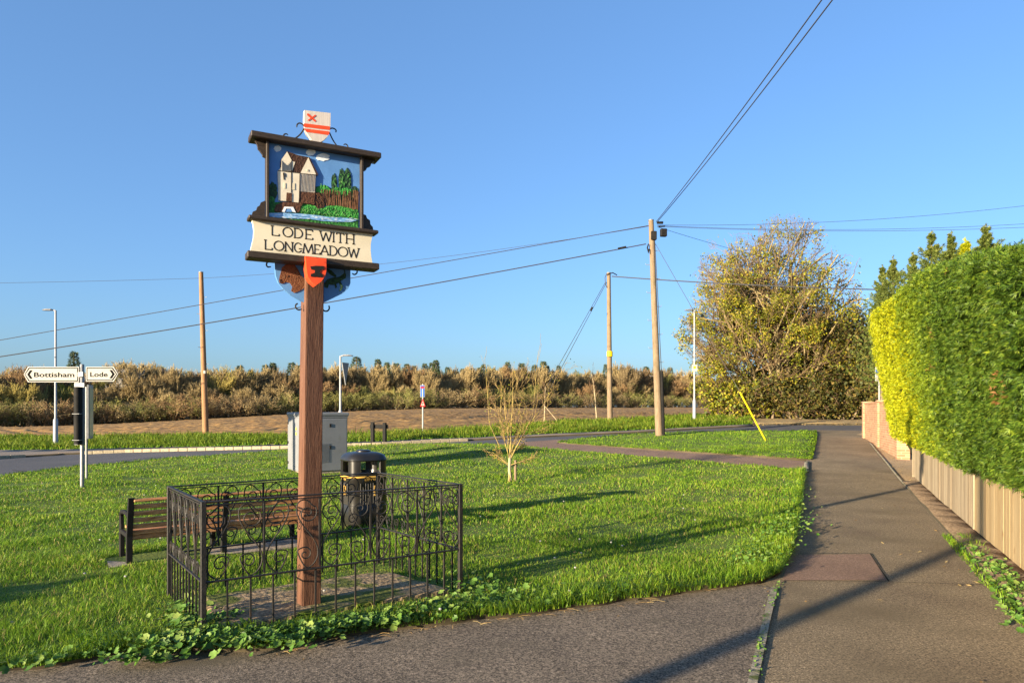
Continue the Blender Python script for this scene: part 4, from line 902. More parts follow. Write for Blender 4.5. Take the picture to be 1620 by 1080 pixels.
# ------------------------------------------------------------------ fingerpost sign and notice case
def fingerpost():
    g = G(130, 775); root = thing('fingerpost', g, 'slim steel fingerpost with black-covered shaft and white arms reading Bottisham and Lode', 'direction sign')
    Y = g.y; px = lambda x: (x - 130) / 1120 * Y; pz = lambda y: 1.6 + (650 - y) * Y / 1120
    mb = MB(); mb.lathe([(.038, -.05), (.038, pz(577)), (.03, pz(576))], MT['galv'], 16); mb.build('post', root, smooth=True)
    def arm(x0, x1, y0, y1, point, word, wx0, wx1, chev):
        mb = MB(); zc = (pz(y0) + pz(y1)) / 2; h = (pz(y0) - pz(y1)) / 2; a, b = px(x0), px(x1)
        def outl(i):
            k = .14 - .0 * i
            A, B_, hh = a + i, b - i, h - i
            if point < 0: return [(A, zc), (A + k * .62, zc + hh), (B_, zc + hh), (B_, zc - hh), (A + k * .62, zc - hh)]
            return [(A, zc + hh), (B_ - k * .62, zc + hh), (B_, zc), (B_ - k * .62, zc - hh), (A, zc - hh)]
        yf = -.055
        mb.prism(outl(0), yf, yf + .012, MT['galv']); mb.prism(outl(.006), yf - .0015, yf + .001, MT['white']); mb.prism(outl(.016), yf - .003, yf, MT['signblack']); mb.prism(outl(.034), yf - .0045, yf, MT['white'])
        panel = mb.build('arm', root)
        mb = MB(); xc = px((wx0 + wx1) / 2); text_mesh(mb, word, MT['signblack'], Matrix.Translation((xc, yf - .005, zc - .004)), .132, .018, px(wx1) - px(wx0)); mb.build('lettering', panel)
        mb = MB(); c = px(chev); s = point * .048; w = .052 * point
        mb.prism([(c - s * .2, zc + .085), (c - s * .2 - w, zc + .085), (c + s - w, zc), (c - s * .2 - w, zc - .085), (c - s * .2, zc - .085), (c + s, zc)], yf - .0065, yf, MT['signblack']); mb.build('chevron', panel)
        mb = MB(); mb.box(((px(128 if point < 0 else 132)), -.04, zc), (.06, .05, .10), MT['galv'], 0, .004); mb.build('clamp', panel)
    arm(40.5, 127.5, 580.5, 604.5, -1, 'Bottisham', 57, 120.5, 50)
    arm(138.5, 189, 580.5, 603.5, 1, 'Lode', 145.5, 173, 180.5)
    g2 = G(137, 762); r2 = thing('timetable_case', g2, 'tall narrow timetable case with pale green side just behind the fingerpost', 'timetable case', math.radians(0)); Y = g2.y
    qz = lambda y: 1.6 + (650 - y) * Y / 1120; qx = lambda x: (x - 137) / 1120 * Y
    mb = MB(); mb.lathe([(.025, -.05), (.025, qz(612))], MT['galv'], 12); mb.build('post', r2, smooth=True)
    mb = MB(); x0, x1 = px(121), px(134); zm, zh = (pz(610) + pz(698)) / 2, pz(610) - pz(698)
    mb.tube([((x0 + x1) / 2, -.085, pz(697)), ((x0 + x1) / 2, -.085, pz(616))], .072, MT['black'], 14)
    mb.box(((x0 + x1) / 2, -.025, zm), (x1 - x0 + .02, .03, zh), MT['galv'], 0, .004)
    for y in (654, 691): mb.box(((x0 + x1) / 2, -.085, pz(y)), (.15, .15, .012), MT['galv'], 0, .003)
    mb.build('cover', root, smooth=True)
    mb = MB(); mb.box((qx(138.5), .10, (qz(609) + qz(694)) / 2), (.035, .5, qz(609) - qz(694)), MT['galv'], math.radians(21), .004); pn = mb.build('frame', r2)
    MT['greenpane'] = flat('pale_green_pane', (.30, .36, .26), .25, .1)
    mb = MB(); mb.box((qx(138.5) + .021, .108, (qz(609) + qz(694)) / 2), (.006, .44, qz(614) - qz(690)), MT['greenpane'], math.radians(21)); mb.build('pane', pn)
fingerpost()

# ------------------------------------------------------------------ grey roadside cabinet
def cabinet():
    rz = math.radians(35); u = Vector((math.cos(rz), math.sin(rz), 0)); v = Vector((-math.sin(rz), math.cos(rz), 0))
    c0 = Vector(((479 - 810) / 1120 * 16.9, 16.9, 0)); W, Dp, Hh = 1.12, 1.10, 1.56
    root = thing('utility_cabinet', c0 + Vector((0, 0, .0)), 'large grey metal utility cabinet with louvred door standing on the grass behind the bin', 'utility cabinet', rz)
    m = MT['cabinet']; mb = MB()
    mb.box((W / 2, Dp / 2, .06), (W - .02, Dp - .02, .16), MT['slab'], 0, .01); mb.build('base', root)
    mb = MB(); mb.box((W / 2, Dp / 2, .13 + (Hh - .21) / 2), (W, Dp, Hh - .21), m, 0, .01); mb.build('body', root)
    mb = MB(); mb.box((W / 2, Dp / 2, Hh - .10), (W + .03, Dp + .03, .04), m, 0, .006); mb.box((W / 2, Dp / 2, Hh - .035), (W + .07, Dp + .07, .09), m, 0, .02); mb.build('roof', root)
    mb = MB(); mb.box((W / 2, -.010, .13 + (Hh - .26) / 2), (W - .05, .02, Hh - .30), m, 0, .006); door = mb.build('door', root)
    mb = MB()
    for i in range(22): mb.box((W * .37, -.024, .36 + i * .021), (W * .42, .012, .011), m, 0, .003)
    mb.build('louvres', door)
    for z in (.72, 1.25):
        mb = MB(); mb.box((W * .60, -.026, z), (.045, .018, .085), MT['black'], 0, .005); mb.build('lock', door)
    mb = MB(); T = [(-.055, 0), (.055, 0), (0, .095)]
    mb.prism([(W * .33 + x, 1.10 + z) for x, z in T], -.0225, -.019, MT['yellow']); mb.prism([(W * .33 + x * .72, 1.112 + z * .68) for x, z in T], -.024, -.020, MT['cabinet']); mb.build('warning_triangle', door)
    mb = MB(); mb.box((-.010, Dp / 2, .13 + (Hh - .26) / 2), (.02, Dp - .05, Hh - .30), m, 0, .006); d2 = mb.build('door', root)
    for z in (.32, .82, 1.30):
        mb = MB(); mb.box((-.026, Dp - .07, z), (.02, .05, .06), MT['black'], 0, .006); mb.build('hinge', d2)
    mb = MB(); R = Matrix.Rotation(-math.pi / 2, 4, 'Z')
    for zz in (1.02, 1.14): mb.bm(_tri(R, -.42, zz), MT['yellow'])
    mb.build('warning_triangle', d2)
def _tri(R, x, z):
    bm = bmesh.new(); k = .05
    vs = [bm.verts.new(R @ Vector(p)) for p in ((x - k, -.0225, z), (x + k, -.0225, z), (x, -.0225, z + 1.7 * k))]; bm.faces.new(vs); return bm
cabinet()

# ------------------------------------------------------------------ poles, lamps, traffic signs
def pole(px, py_base, py_top, y, r0, r1, m, label, lean_px=0, extras=None, group=None):
    b = GY(px, y); top = P3(px + lean_px, py_top, y); h = top.z - b.z
    root = thing('telegraph_pole', b, label, 'telegraph pole', 0, group); dx = top.x - b.x
    mb = MB(); n = 9; mb.tube([(dx * i / n, 0, -.1 + (h + .1) * i / n) for i in range(n + 1)], [r0 + (r1 - r0) * i / n for i in range(n + 1)], m, 14); mb.build('shaft', root, smooth=True)
    mb = MB(); mb.lathe([(r1 + .012, 0), (r1 + .008, .03), (.01, .045)], MT['galv'], 12, (dx, 0, h)); mb.build('cap', root, smooth=True)
    if extras: extras(root, h, dx)
    return b, top, root
YP = 28.0
def main_extras(root, h, dx):
    f = lambda t: dx * t
    mb = MB()
    for s in (-1, 1):
        pass
    mb.box((-.24, -.10, h - .62), (.22, .16, .34), MT['black'], 0, .015); mb.build('junction_box', root)
    mb = MB(); mb.box((.15, -.08, h - .50), (.24, .18, .30), MT['black'], .2, .015); mb.build('junction_box', root)
    mb = MB(); mb.tube([(dx - .12, -.1, h - .95), (dx - .17, -.12, h - 1.1), (dx - .12, -.12, h - 1.3), (dx - .1, -.1, h - 1.15)], .03, MT['black'], 6); mb.build('cable_coil', root)
    for i in range(10):
        z = 2.4 + i * .55; mb = MB(); s = 1 if i % 2 else -1
        mb.tube([(f(z / h), 0, z), (f(z / h) + s * .27, 0, z), (f(z / h) + s * .275, 0, z + .05)], .011, MT['galv'], 5); mb.build('step_iron', root)
    mb = MB(); mb.tube([(f(0) + .16, -.06, 0), (f(.25) + .16, -.06, 2.6)], .06, MT['black'], 8); mb.build('cable_guard', root)
    mb = MB(); mb.tube([(f(.25) + .155, -.05, 2.5), (f(.6) + .14, -.05, 5.2), (f(.95) + .12, -.05, h - .8)], .016, MT['wire'], 5); mb.build('riser_cable', root)
    mb = MB(); mb.tube([(-.12, -.14, h - .12), (.12, -.14, h - .12)], .05, MT['black'], 8); mb.tube([(-.05, -.16, h - .28), (.2, -.1, h - .25)], .03, MT['black'], 6); mb.build('bracket', root)
b_main, t_main, _ = pole(1043, 691, 349, YP, .15, .10, MT['pole'], 'tall weathered wooden telegraph pole with black boxes on the roadside triangle of grass', -13, main_extras)
def second_extras(root, h, dx):
    mb = MB(); mb.tube([(dx * .45 - .0, -.15, h * .435), (dx * .45, -.15, h * .47)], .155, MT['yellow'], 12); mb.build('yellow_band', root)
    mb = MB(); mb.tube([(dx - .12, -.1, h - .05), (dx - .22, -.12, h - .25), (dx - .2, -.12, h - .6), (dx - .12, -.1, h - .8)], .02, MT['wire'], 5); mb.tube([(dx - .1, -.12, h - .1), (dx + .2, -.12, h - .0), (dx + .45, 0, h - .1)], .03, MT['black'], 5); mb.build('cable_loop', root)
b_sec, t_sec, _ = pole(965, 665, 432, 38.5, .15, .105, MT['pole'], 'plain pale wooden telegraph pole with yellow band at the field edge', -2, second_extras)
def left_extras(root, h, dx):
    for i in range(6):
        z = 2.6 + i * .8; s = 1 if i % 2 else -1; mb = MB(); mb.tube([(dx * z / h, 0, z), (dx * z / h + s * .25, 0, z)], .012, MT['galv'], 5); mb.build('step_iron', root)
    mb = MB(); mb.box((.0, -.155, 3.0), (.10, .01, .14), MT['white']); mb.build('pole_plate', root)
b_left, t_left, _ = pole(325.5, 692, 431, 34.0, .145, .10, MT['poleorange'], 'orange-brown wooden telegraph pole behind the far pavement left of the village sign', -7.5, left_extras)

def lamp(px, y, top_py, head, label, base_h=1.1, extra=None, m='lampgrey'):
    b = GY(px, y); h = P3(px, top_py, y).z - b.z
    root = thing('street_lamp', b, label, 'street lamp', 0, 'street lamps along the road')
    mb = MB(); mb.lathe([(.095, -.05), (.09, base_h), (.055, base_h + .08), (.048, base_h + .1), (.04, h)], MT[m], 12); mb.build('column', root, smooth=True)
    mb = MB(); s = head; mb.tube([(0, 0, h - .02), (s * .12, 0, h + .02)], .035, MT[m], 8)
    V = []
    for x, w, t in ((.10, .06, .03), (.16, .11, .06), (.36, .13, .06), (.50, .11, .035), (.54, .05, .02)):
        V += [(s * x, -w, h), (s * x, w, h), (s * x, w * .8, h + t), (s * x, -w * .8, h + t)]
    F = [(i * 4 + j, i * 4 + (j + 1) % 4, i * 4 + 4 + (j + 1) % 4, i * 4 + 4 + j) for i in range(4) for j in range(4)] + [(0, 1, 2, 3), (16, 17, 18, 19)]
    mb.add(V, F, MT['galv']); mb.build('lantern', root)
    if extra: extra(root, b, h)
    return root
lamp(88, 30.0, 491, -1, 'slim grey street lamp with lantern turned left, behind the Bottisham arm')
def giveway_edge(root, b, h):
    Y = b.y; mb = MB(); z1 = h - .28
    # triangular sign seen almost from its edge, point down
    V = [(.02, -.16, z1), (.20, .30, z1), (.11, .07, z1 - .95)]; V = [(x + .07, y, z) for x, y, z in V]
    mb.add(V + [(x + .03, y - .012, z) for x, y, z in V], [(0, 1, 2), (5, 4, 3), (0, 3, 4, 1), (1, 4, 5, 2), (2, 5, 3, 0)], MT['galv']); mb.build('triangular_plate', root)
lamp(538.5, 30.0, 563, 1, 'short grey street lamp with lantern turned right, above the utility cabinet', 1.0, giveway_edge)
def small_plate(root, b, h):
    mb = MB(); Y = b.y; z = 1.6 + (650 - 582) * Y / 1120 - b.z; mb.box((.0, -.06, z), (.30, .012, .36), MT['white'], 0, .01); p = mb.build('plate', root)
    mb = MB(); mb.box((0, -.068, z + .03), (.13, .004, .13), MT['yellow'], 0, 0); mb.build('plate_symbol', p)
lamp(1098.5, 38.5, 491, -1, 'slim grey street lamp with a small white plate, standing before the big autumn tree', 1.1, small_plate)

def dead_end_sign():
    b = G(669, 683.5); Y = b.y; z = lambda py: 1.6 + (650 - py) * Y / 1120 - b.z
    root = thing('traffic_sign', b, 'white-posted traffic sign with blue no through road plate above a red triangle', 'traffic sign')
    mb = MB(); mb.lathe([(.035, -.05), (.035, z(607))], MT['white'], 10); mb.build('post', root, smooth=True)
    w = 3.6 / 1120 * Y; zc, hh = (z(609) + z(628)) / 2, (z(609) - z(628)) / 2
    mb = MB(); mb.box((-.01, -.045, zc), (2 * w, .01, 2 * hh), MT['white'], 0, .004); mb.box((-.01, -.052, zc), (2 * w - .025, .008, 2 * hh - .025), MT['blue'], 0, .004); pl = mb.build('blue_plate', root)
    mb = MB(); mb.box((-.01, -.058, zc - .07), (.045, .005, hh * 1.35), MT['white']); mb.build('white_stem', pl)
    mb = MB(); mb.box((-.01, -.0585, zc + hh * .62), (.15, .006, .075), MT['signred']); mb.build('red_bar', pl)
    a = 4.2 / 1120 * Y; zb, zt = z(643), z(630); mb = MB()
    mb.prism([(-a, zb), (a, zb), (0, zt)], -.05, -.04, MT['signred']); mb.prism([(-a * .62, zb + .05), (a * .62, zb + .05), (0, zt - .1)], -.053, -.045, MT['white']); tr = mb.build('warning_triangle', root)
    mb = MB(); mb.box((0, -.055, (zb * .62 + zt * .38)), (.025, .004, .10), MT['signblack']); mb.build('warning_symbol', tr)
dead_end_sign()

def nameplate_frame():
    p, q = G(589.5, 702), G(608.5, 702); b = (p + q) / 2; Y = b.y; rz = math.atan2(q.y - p.y, q.x - p.x); w = (q - p).length; z = lambda py: 1.6 + (650 - py) * Y / 1120 - b.z
    root = thing('street_nameplate', b, 'low black two-post street nameplate frame seen from behind on the far edge of the green', 'nameplate', rz)
    for s in (-1, 1):
        mb = MB(); mb.box((s * w / 2, 0, z(669) / 2), (.12, .12, z(669) + .04), MT['black'], 0, .012); mb.build('post', root)
    mb = MB(); mb.box((0, .04, (z(671.5) + z(677.5)) / 2), (w + .24, .05, z(671.5) - z(677.5)), MT['black'], 0, .01); mb.build('plate', root)
nameplate_frame()

def blue_round_sign():
    b = GY(1391, 29.5); Y = b.y; z = lambda py: 1.6 + (650 - py) * Y / 1120 - b.z; x = lambda px: (px - 1391) / 1120 * Y
    root = thing('traffic_sign', b, 'blue disc sign on a grey post half hidden by the golden hedge', 'traffic sign')
    mb = MB(); mb.lathe([(.04, -.05), (.04, z(566))], MT['galv'], 10); mb.build('post', root, smooth=True)
    mb = MB(); mb.box((x(1388), -.05, (z(580) + z(599)) / 2), (.24, .012, z(580) - z(599)), MT['white'], 0, .01); a = mb.build('blue_disc_plate', root)
    mb = MB(); bm = bmesh.new(); bmesh.ops.create_circle(bm, cap_ends=True, segments=24, radius=.105); bm.transform(Matrix.Translation((x(1388), -.060, z(586.5))) @ Matrix.Rotation(math.pi / 2, 4, 'X')); mb.bm(bm, MT['blue']); mb.build('blue_disc', a)
    mb = MB(); mb.box((x(1388), -.05, (z(591) + z(601)) / 2 - .10), (.24, .014, .14), MT['white'], 0, .01)
    for i in range(2): mb.box((x(1388), -.059, (z(591) + z(601)) / 2 - .08 - i * .045), (.16, .004, .018), MT['signblack'])
    mb.build('text_plate', root)
    mb = MB(); bm = bmesh.new(); bmesh.ops.create_circle(bm, cap_ends=True, segments=24, radius=.18); bm.transform(Matrix.Translation((x(1391), -.05, z(571))) @ Matrix.Rotation(math.pi / 2, 4, 'X')); mb.bm(bm, MT['galv']); mb.build('round_plate', root)
blue_round_sign()

# ------------------------------------------------------------------ overhead cables
def wire(a, b, sag, r, label, n=28):
    a, b = Vector(a), Vector(b); mid = (a + b) / 2; mb = MB()
    mb.tube([a.lerp(b, i / n) - mid - Vector((0, 0, sag * 4 * (i / n) * (1 - i / n))) for i in range(n + 1)], r, MT['wire'], 5)
    return tag(mb.build('overhead_cable', loc=mid), label, 'overhead cable', 'overhead cables')
tm = P3(1030, 359, YP)
def run(px0, py0, y0, px1, py1, y1, sag, r, label): return wire(P3(px0, py0, y0), P3(px1, py1, y1), sag, r, label)
run(1026, 357, YP, -420, 612, 33, -.0, .016, 'thin cable from the boxed pole passing behind the name board to the far left')
w2 = run(1022, 386, YP, -420, 626, 30, .25, .022, 'lowest thick cable from the boxed pole dropping across the left sky')
spl = P3(984, 392.5, YP); mb = MB(); mb.tube([spl + Vector((-.16, -.02, -.03)), spl + Vector((.16, -.02, .04))], .045, MT['black'], 8); tag(mb.build('cable_joint'), 'small black joint on the lowest cable just left of the boxed pole', 'cable joint')
run(1026, 358, YP, 318, 440, 34.0, .30, .008, 'faint cable strung between the boxed pole and the orange-brown pole')
run(318, 440, 34.0, -420, 450, 34.0, .10, .008, 'faint cable from the orange-brown pole to the left edge')
run(1038, 351, YP, 1492, -268, 8.6, .12, .013, 'upper left cable of the pair climbing from the boxed pole to the upper right')
run(1040, 351, YP, 1525, -275, 8.4, .12, .013, 'lower right cable of the pair climbing from the boxed pole to the upper right')
run(1040, 356, YP, 1900, 283, 30, .55, .008, 'topmost cable running from the boxed pole to the right above the big tree')
run(1040, 357, YP, 1900, 330, 30, .45, .008, 'middle cable running from the boxed pole to the right above the big tree')
run(1040, 358, YP, 1900, 342, 27, .35, .008, 'lowest cable running from the boxed pole to the right above the big tree')
run(1040, 359, YP, 1345, 432, 46, .25, .008, 'thin cable from the boxed pole slanting down into the big tree')
run(968, 437, 38.5, 1480, 460, 32, .12, .030, 'thick black cable from the banded pole running right across the big tree')
run(958, 446, 38.5, 866, 610, 36, .0, .014, 'left stay wire of the banded pole slanting down behind the young tree')
run(960, 446, 38.5, 872, 612, 36, .0, .014, 'right stay wire of the banded pole slanting down behind the young tree')
ins = P3(936, 489, 37.7); mb = MB(); mb.tube([ins + Vector((.05, -.03, .10)), ins + Vector((-.05, -.03, -.10))], .05, MT['black'], 8); tag(mb.build('stay_insulator'), 'black egg insulator on the stay wire of the banded pole', 'insulator')
sg = G(1212, 698)
wire(P3(1037, 386, YP), P3(1172, 622, sg.y), 0, .010, 'stay wire from the boxed pole down to the yellow guard')
a_, b_ = P3(1170.5, 620, sg.y), sg; mb = MB(); mb.tube([a_ - b_, Vector((0, 0, 0))], .027, MT['yellow'], 8)
tag(mb.build('stay_guard', loc=b_, smooth=True), 'bright yellow plastic guard on the leaning stay wire beside the footpath', 'stay guard')

# ------------------------------------------------------------------ brick wall, gate, fences
def brick_mat():
    m = bpy.data.materials.new('red_brick'); m.use_nodes = True; nt = m.node_tree; N, Lk = nt.nodes, nt.links; b = N['Principled BSDF']; b.inputs['Roughness'].default_value = .9
    tc = N.new('ShaderNodeTexCoord'); sp = N.new('ShaderNodeSeparateXYZ'); ad = N.new('ShaderNodeMath'); ad.operation = 'ADD'; cb = N.new('ShaderNodeCombineXYZ')
    Lk.new(tc.outputs['Object'], sp.inputs[0]); Lk.new(sp.outputs[0], ad.inputs[0]); Lk.new(sp.outputs[1], ad.inputs[1]); Lk.new(ad.outputs[0], cb.inputs[0]); Lk.new(sp.outputs[2], cb.inputs[1])
    br = N.new('ShaderNodeTexBrick'); br.inputs['Scale'].default_value = 1; br.inputs['Brick Width'].default_value = .225; br.inputs['Row Height'].default_value = .075; br.inputs['Mortar Size'].default_value = .006
    br.inputs['Color1'].default_value = (.29, .135, .065, 1); br.inputs['Color2'].default_value = (.40, .215, .115, 1); br.inputs['Mortar'].default_value = (.40, .33, .22, 1); Lk.new(cb.outputs[0], br.inputs[0])
    no = N.new('ShaderNodeTexNoise'); no.inputs['Scale'].default_value = 2.2; no.inputs['Detail'].default_value = 7; Lk.new(tc.outputs['Object'], no.inputs[0])
    mr = N.new('ShaderNodeMapRange'); mr.inputs[3].default_value = .65; mr.inputs[4].default_value = 1.35; Lk.new(no.outputs[0], mr.inputs[0])
    mx = N.new('ShaderNodeMix'); mx.data_type = 'RGBA'; mx.blend_type = 'MULTIPLY'; mx.inputs[0].default_value = 1; Lk.new(br.outputs[0], mx.inputs[6]); Lk.new(mr.outputs[0], mx.inputs[7]); Lk.new(mx.outputs[2], b.inputs[0])
    bp = N.new('ShaderNodeBump'); bp.inputs['Strength'].default_value = .5; bp.inputs['Distance'].default_value = .01; Lk.new(br.outputs[1], bp.inputs['Height']); bp.invert = True; Lk.new(bp.outputs[0], b.inputs['Normal'])
    return m
MT['brick'] = brick_mat()
def brick_wall():
    a, b = Vector((11.25, 20.4)), Vector((13.8, 27.5)); t = b - a; L = t.length; rz = math.atan2(t.y, t.x); za, zb = float(H(*a)), float(H(*b)); zt = 1.93
    root = thing('brick_wall', (a.x, a.y, za), 'low red brick garden wall with piers at the far end of the footpath', 'wall', rz)
    mb = MB(); n = 12
    V = []
    for i in range(n + 1):
        x = L * i / n
        top = (zt - za)
        for y in (-.11, .11): V += [(x, y, -.2), (x, y, top - .07)]
    F = []
    for i in range(n):
        o = i * 4; F += [(o, o + 4, o + 5, o + 1), (o + 3, o + 7, o + 6, o + 2)]
    F += [(0, 1, 3, 2), (n * 4, n * 4 + 2, n * 4 + 3, n * 4 + 1)]
    mb.add(V, F, MT['brick']); mb.build('brickwork', root)
    mb = MB(); mb.box((L / 2, 0, zt - za - .035), (L + .02, .26, .066), MT['brick'], 0, .008); mb.build('coping', root)
    for x, hh in ((0, 0), (L * .5, 0), (L, .0)):
        mb = MB(); mb.box((x, 0, (zt - za + hh) / 2 - .1), (.335, .335, zt - za + hh + .16), MT['brick'], 0, .004); mb.box((x, 0, zt - za + hh + .015), (.37, .37, .05), MT['brick'], 0, .01); mb.build('pier', root)
brick_wall()
def gate_post(x, y, label):
    b = Vector((x, y, float(H(x, y)))); r = thing('gate_post', b, label, 'gate post')
    mb = MB(); mb.box((0, 0, .62), (.075, .075, 1.3), MT['black'], math.radians(25), .004); mb.build('shaft', r)
    mb = MB(); mb.box((0, 0, 1.28), (.09, .09, .03), MT['black'], math.radians(25), .006); mb.build('cap', r)
gp1 = Vector((10.95, 19.2)); gate_post(gp1.x, gp1.y, 'black steel gate post next to the end of the brick wall')
gp2 = Vector((10.55, 18.1)); gate_post(gp2.x, gp2.y, 'black steel gate post nearest the start of the weathered fence')
def garden_gate():
    a, b = gp2, gp1; t = b - a; L = t.length - .09; rz = math.atan2(t.y, t.x); z = float(H(a.x, a.y))
    r = thing('garden_gate', (a.x, a.y, z), 'narrow black metal garden gate between the brick wall and the fence', 'gate', rz)
    mb = MB(); mb.box((.045 + L / 2, 0, 1.1), (L, .04, .04), MT['black']); mb.box((.045 + L / 2, 0, .15), (L, .04, .04), MT['black']); mb.build('frame', r)
    for i in range(7): mb = MB(); mb.box((.09 + (L - .09) * i / 6, 0, .625), (.02, .02, .91), MT['black']); mb.build('bar', r)
garden_gate()
def fence(y0, y1, m, label, seed, h0, h1, post_end=True):
    a, b = fpt(y0, 0), fpt(y1, 0); t = (b - a).to_2d(); L = t.length; rz = math.atan2(t.y, t.x); za = float(H(a.x, a.y))
    root = thing('board_fence', (a.x, a.y, za), label, 'fence', rz, None); r = random.Random(seed); mb = MB(); n = int(L / .15); w = L / n
    for i in range(n):
        x = (i + .5) * w; q = a.lerp(b, x / L); g = float(H(q.x, q.y)) - za; hh = h0 + (h1 - h0) * x / L + r.uniform(-.006, .006)
        mb.box((x, r.uniform(-.0025, .0025), g + .05 + (hh - .05) / 2), (w + .012, .016, hh - .05), m, r.uniform(-.03, .03), .002)
    mb.build('boards', root)
    mb = MB(); mb.box((L / 2, 0, (h0 + h1) / 2 + (float(H(b.x, b.y)) - za) / 2 + .02), (L, .055, .03), m, 0, .004); mb.build('capping_rail', root)
    for z in (.25, .75): mb = MB(); mb.box((L / 2, -.04, z), (L, .04, .07), m); mb.build('back_rail', root)
    for x in ((0.0, L) if post_end else (0.0,)):
        g = a.lerp(b, x / L); mb = MB(); mb.box((x - .0, -.022, (h0 if x == 0 else h1) / 2 + float(H(g.x, g.y)) - za), (.085, .07, (h0 if x == 0 else h1) + .03), m, 0, .005); mb.build('post', root)
fence(9.35, 16.6, MT['boards_old'], 'weathered grey closeboard fence below the far half of the hedge', 3, 1.0, .98)
fence(2.7, 9.24, MT['boards_new'], 'fresh yellow closeboard fence below the near half of the hedge', 4, 1.0, 1.0, False)

# ------------------------------------------------------------------ clipped conifer hedges
def sprays_np(C, Nn, size, rng, droop=.35, k=5):
    """flat cypress sprays: a fan of k pointed fronds at each point, facing out along Nn"""
    N = len(C); up = np.array([0, 0, 1.]); d = Nn + rng.normal(0, .45, (N, 3)); d[:, 2] -= droop * rng.uniform(-.6, 1.4, N); d /= np.linalg.norm(d, axis=1, keepdims=True)
    s = np.cross(d, up + rng.normal(0, .55, (N, 3))); s /= np.linalg.norm(s, axis=1, keepdims=True); n = np.cross(s, d)
    Vs, Ts = [], []; base = 0
    for j in range(k):
        a = (j - (k - 1) / 2) * .42 + rng.normal(0, .12, N); L = (size * rng.uniform(.55, 1.2, N) * (1 - .10 * abs(j - (k - 1) / 2)))[:, None]
        dj = d * np.cos(a)[:, None] + s * np.sin(a)[:, None]; sj = np.cross(dj, n); w = L * .085
        o = C + d * (.12 * size)
        tip = o + dj * L + n * (rng.normal(0, .16, N))[:, None] * L - up * L * .12; mid = o + dj * L * .5 + n * (rng.normal(0, .06, N))[:, None] * L
        V = np.stack([o, mid + sj * w, tip, mid - sj * w], 1); Vs.append(V.reshape(-1, 3)); Ts.append(base + np.arange(N * 4).reshape(-1, 4)); base += N * 4
    return np.concatenate(Vs), np.concatenate(Ts)

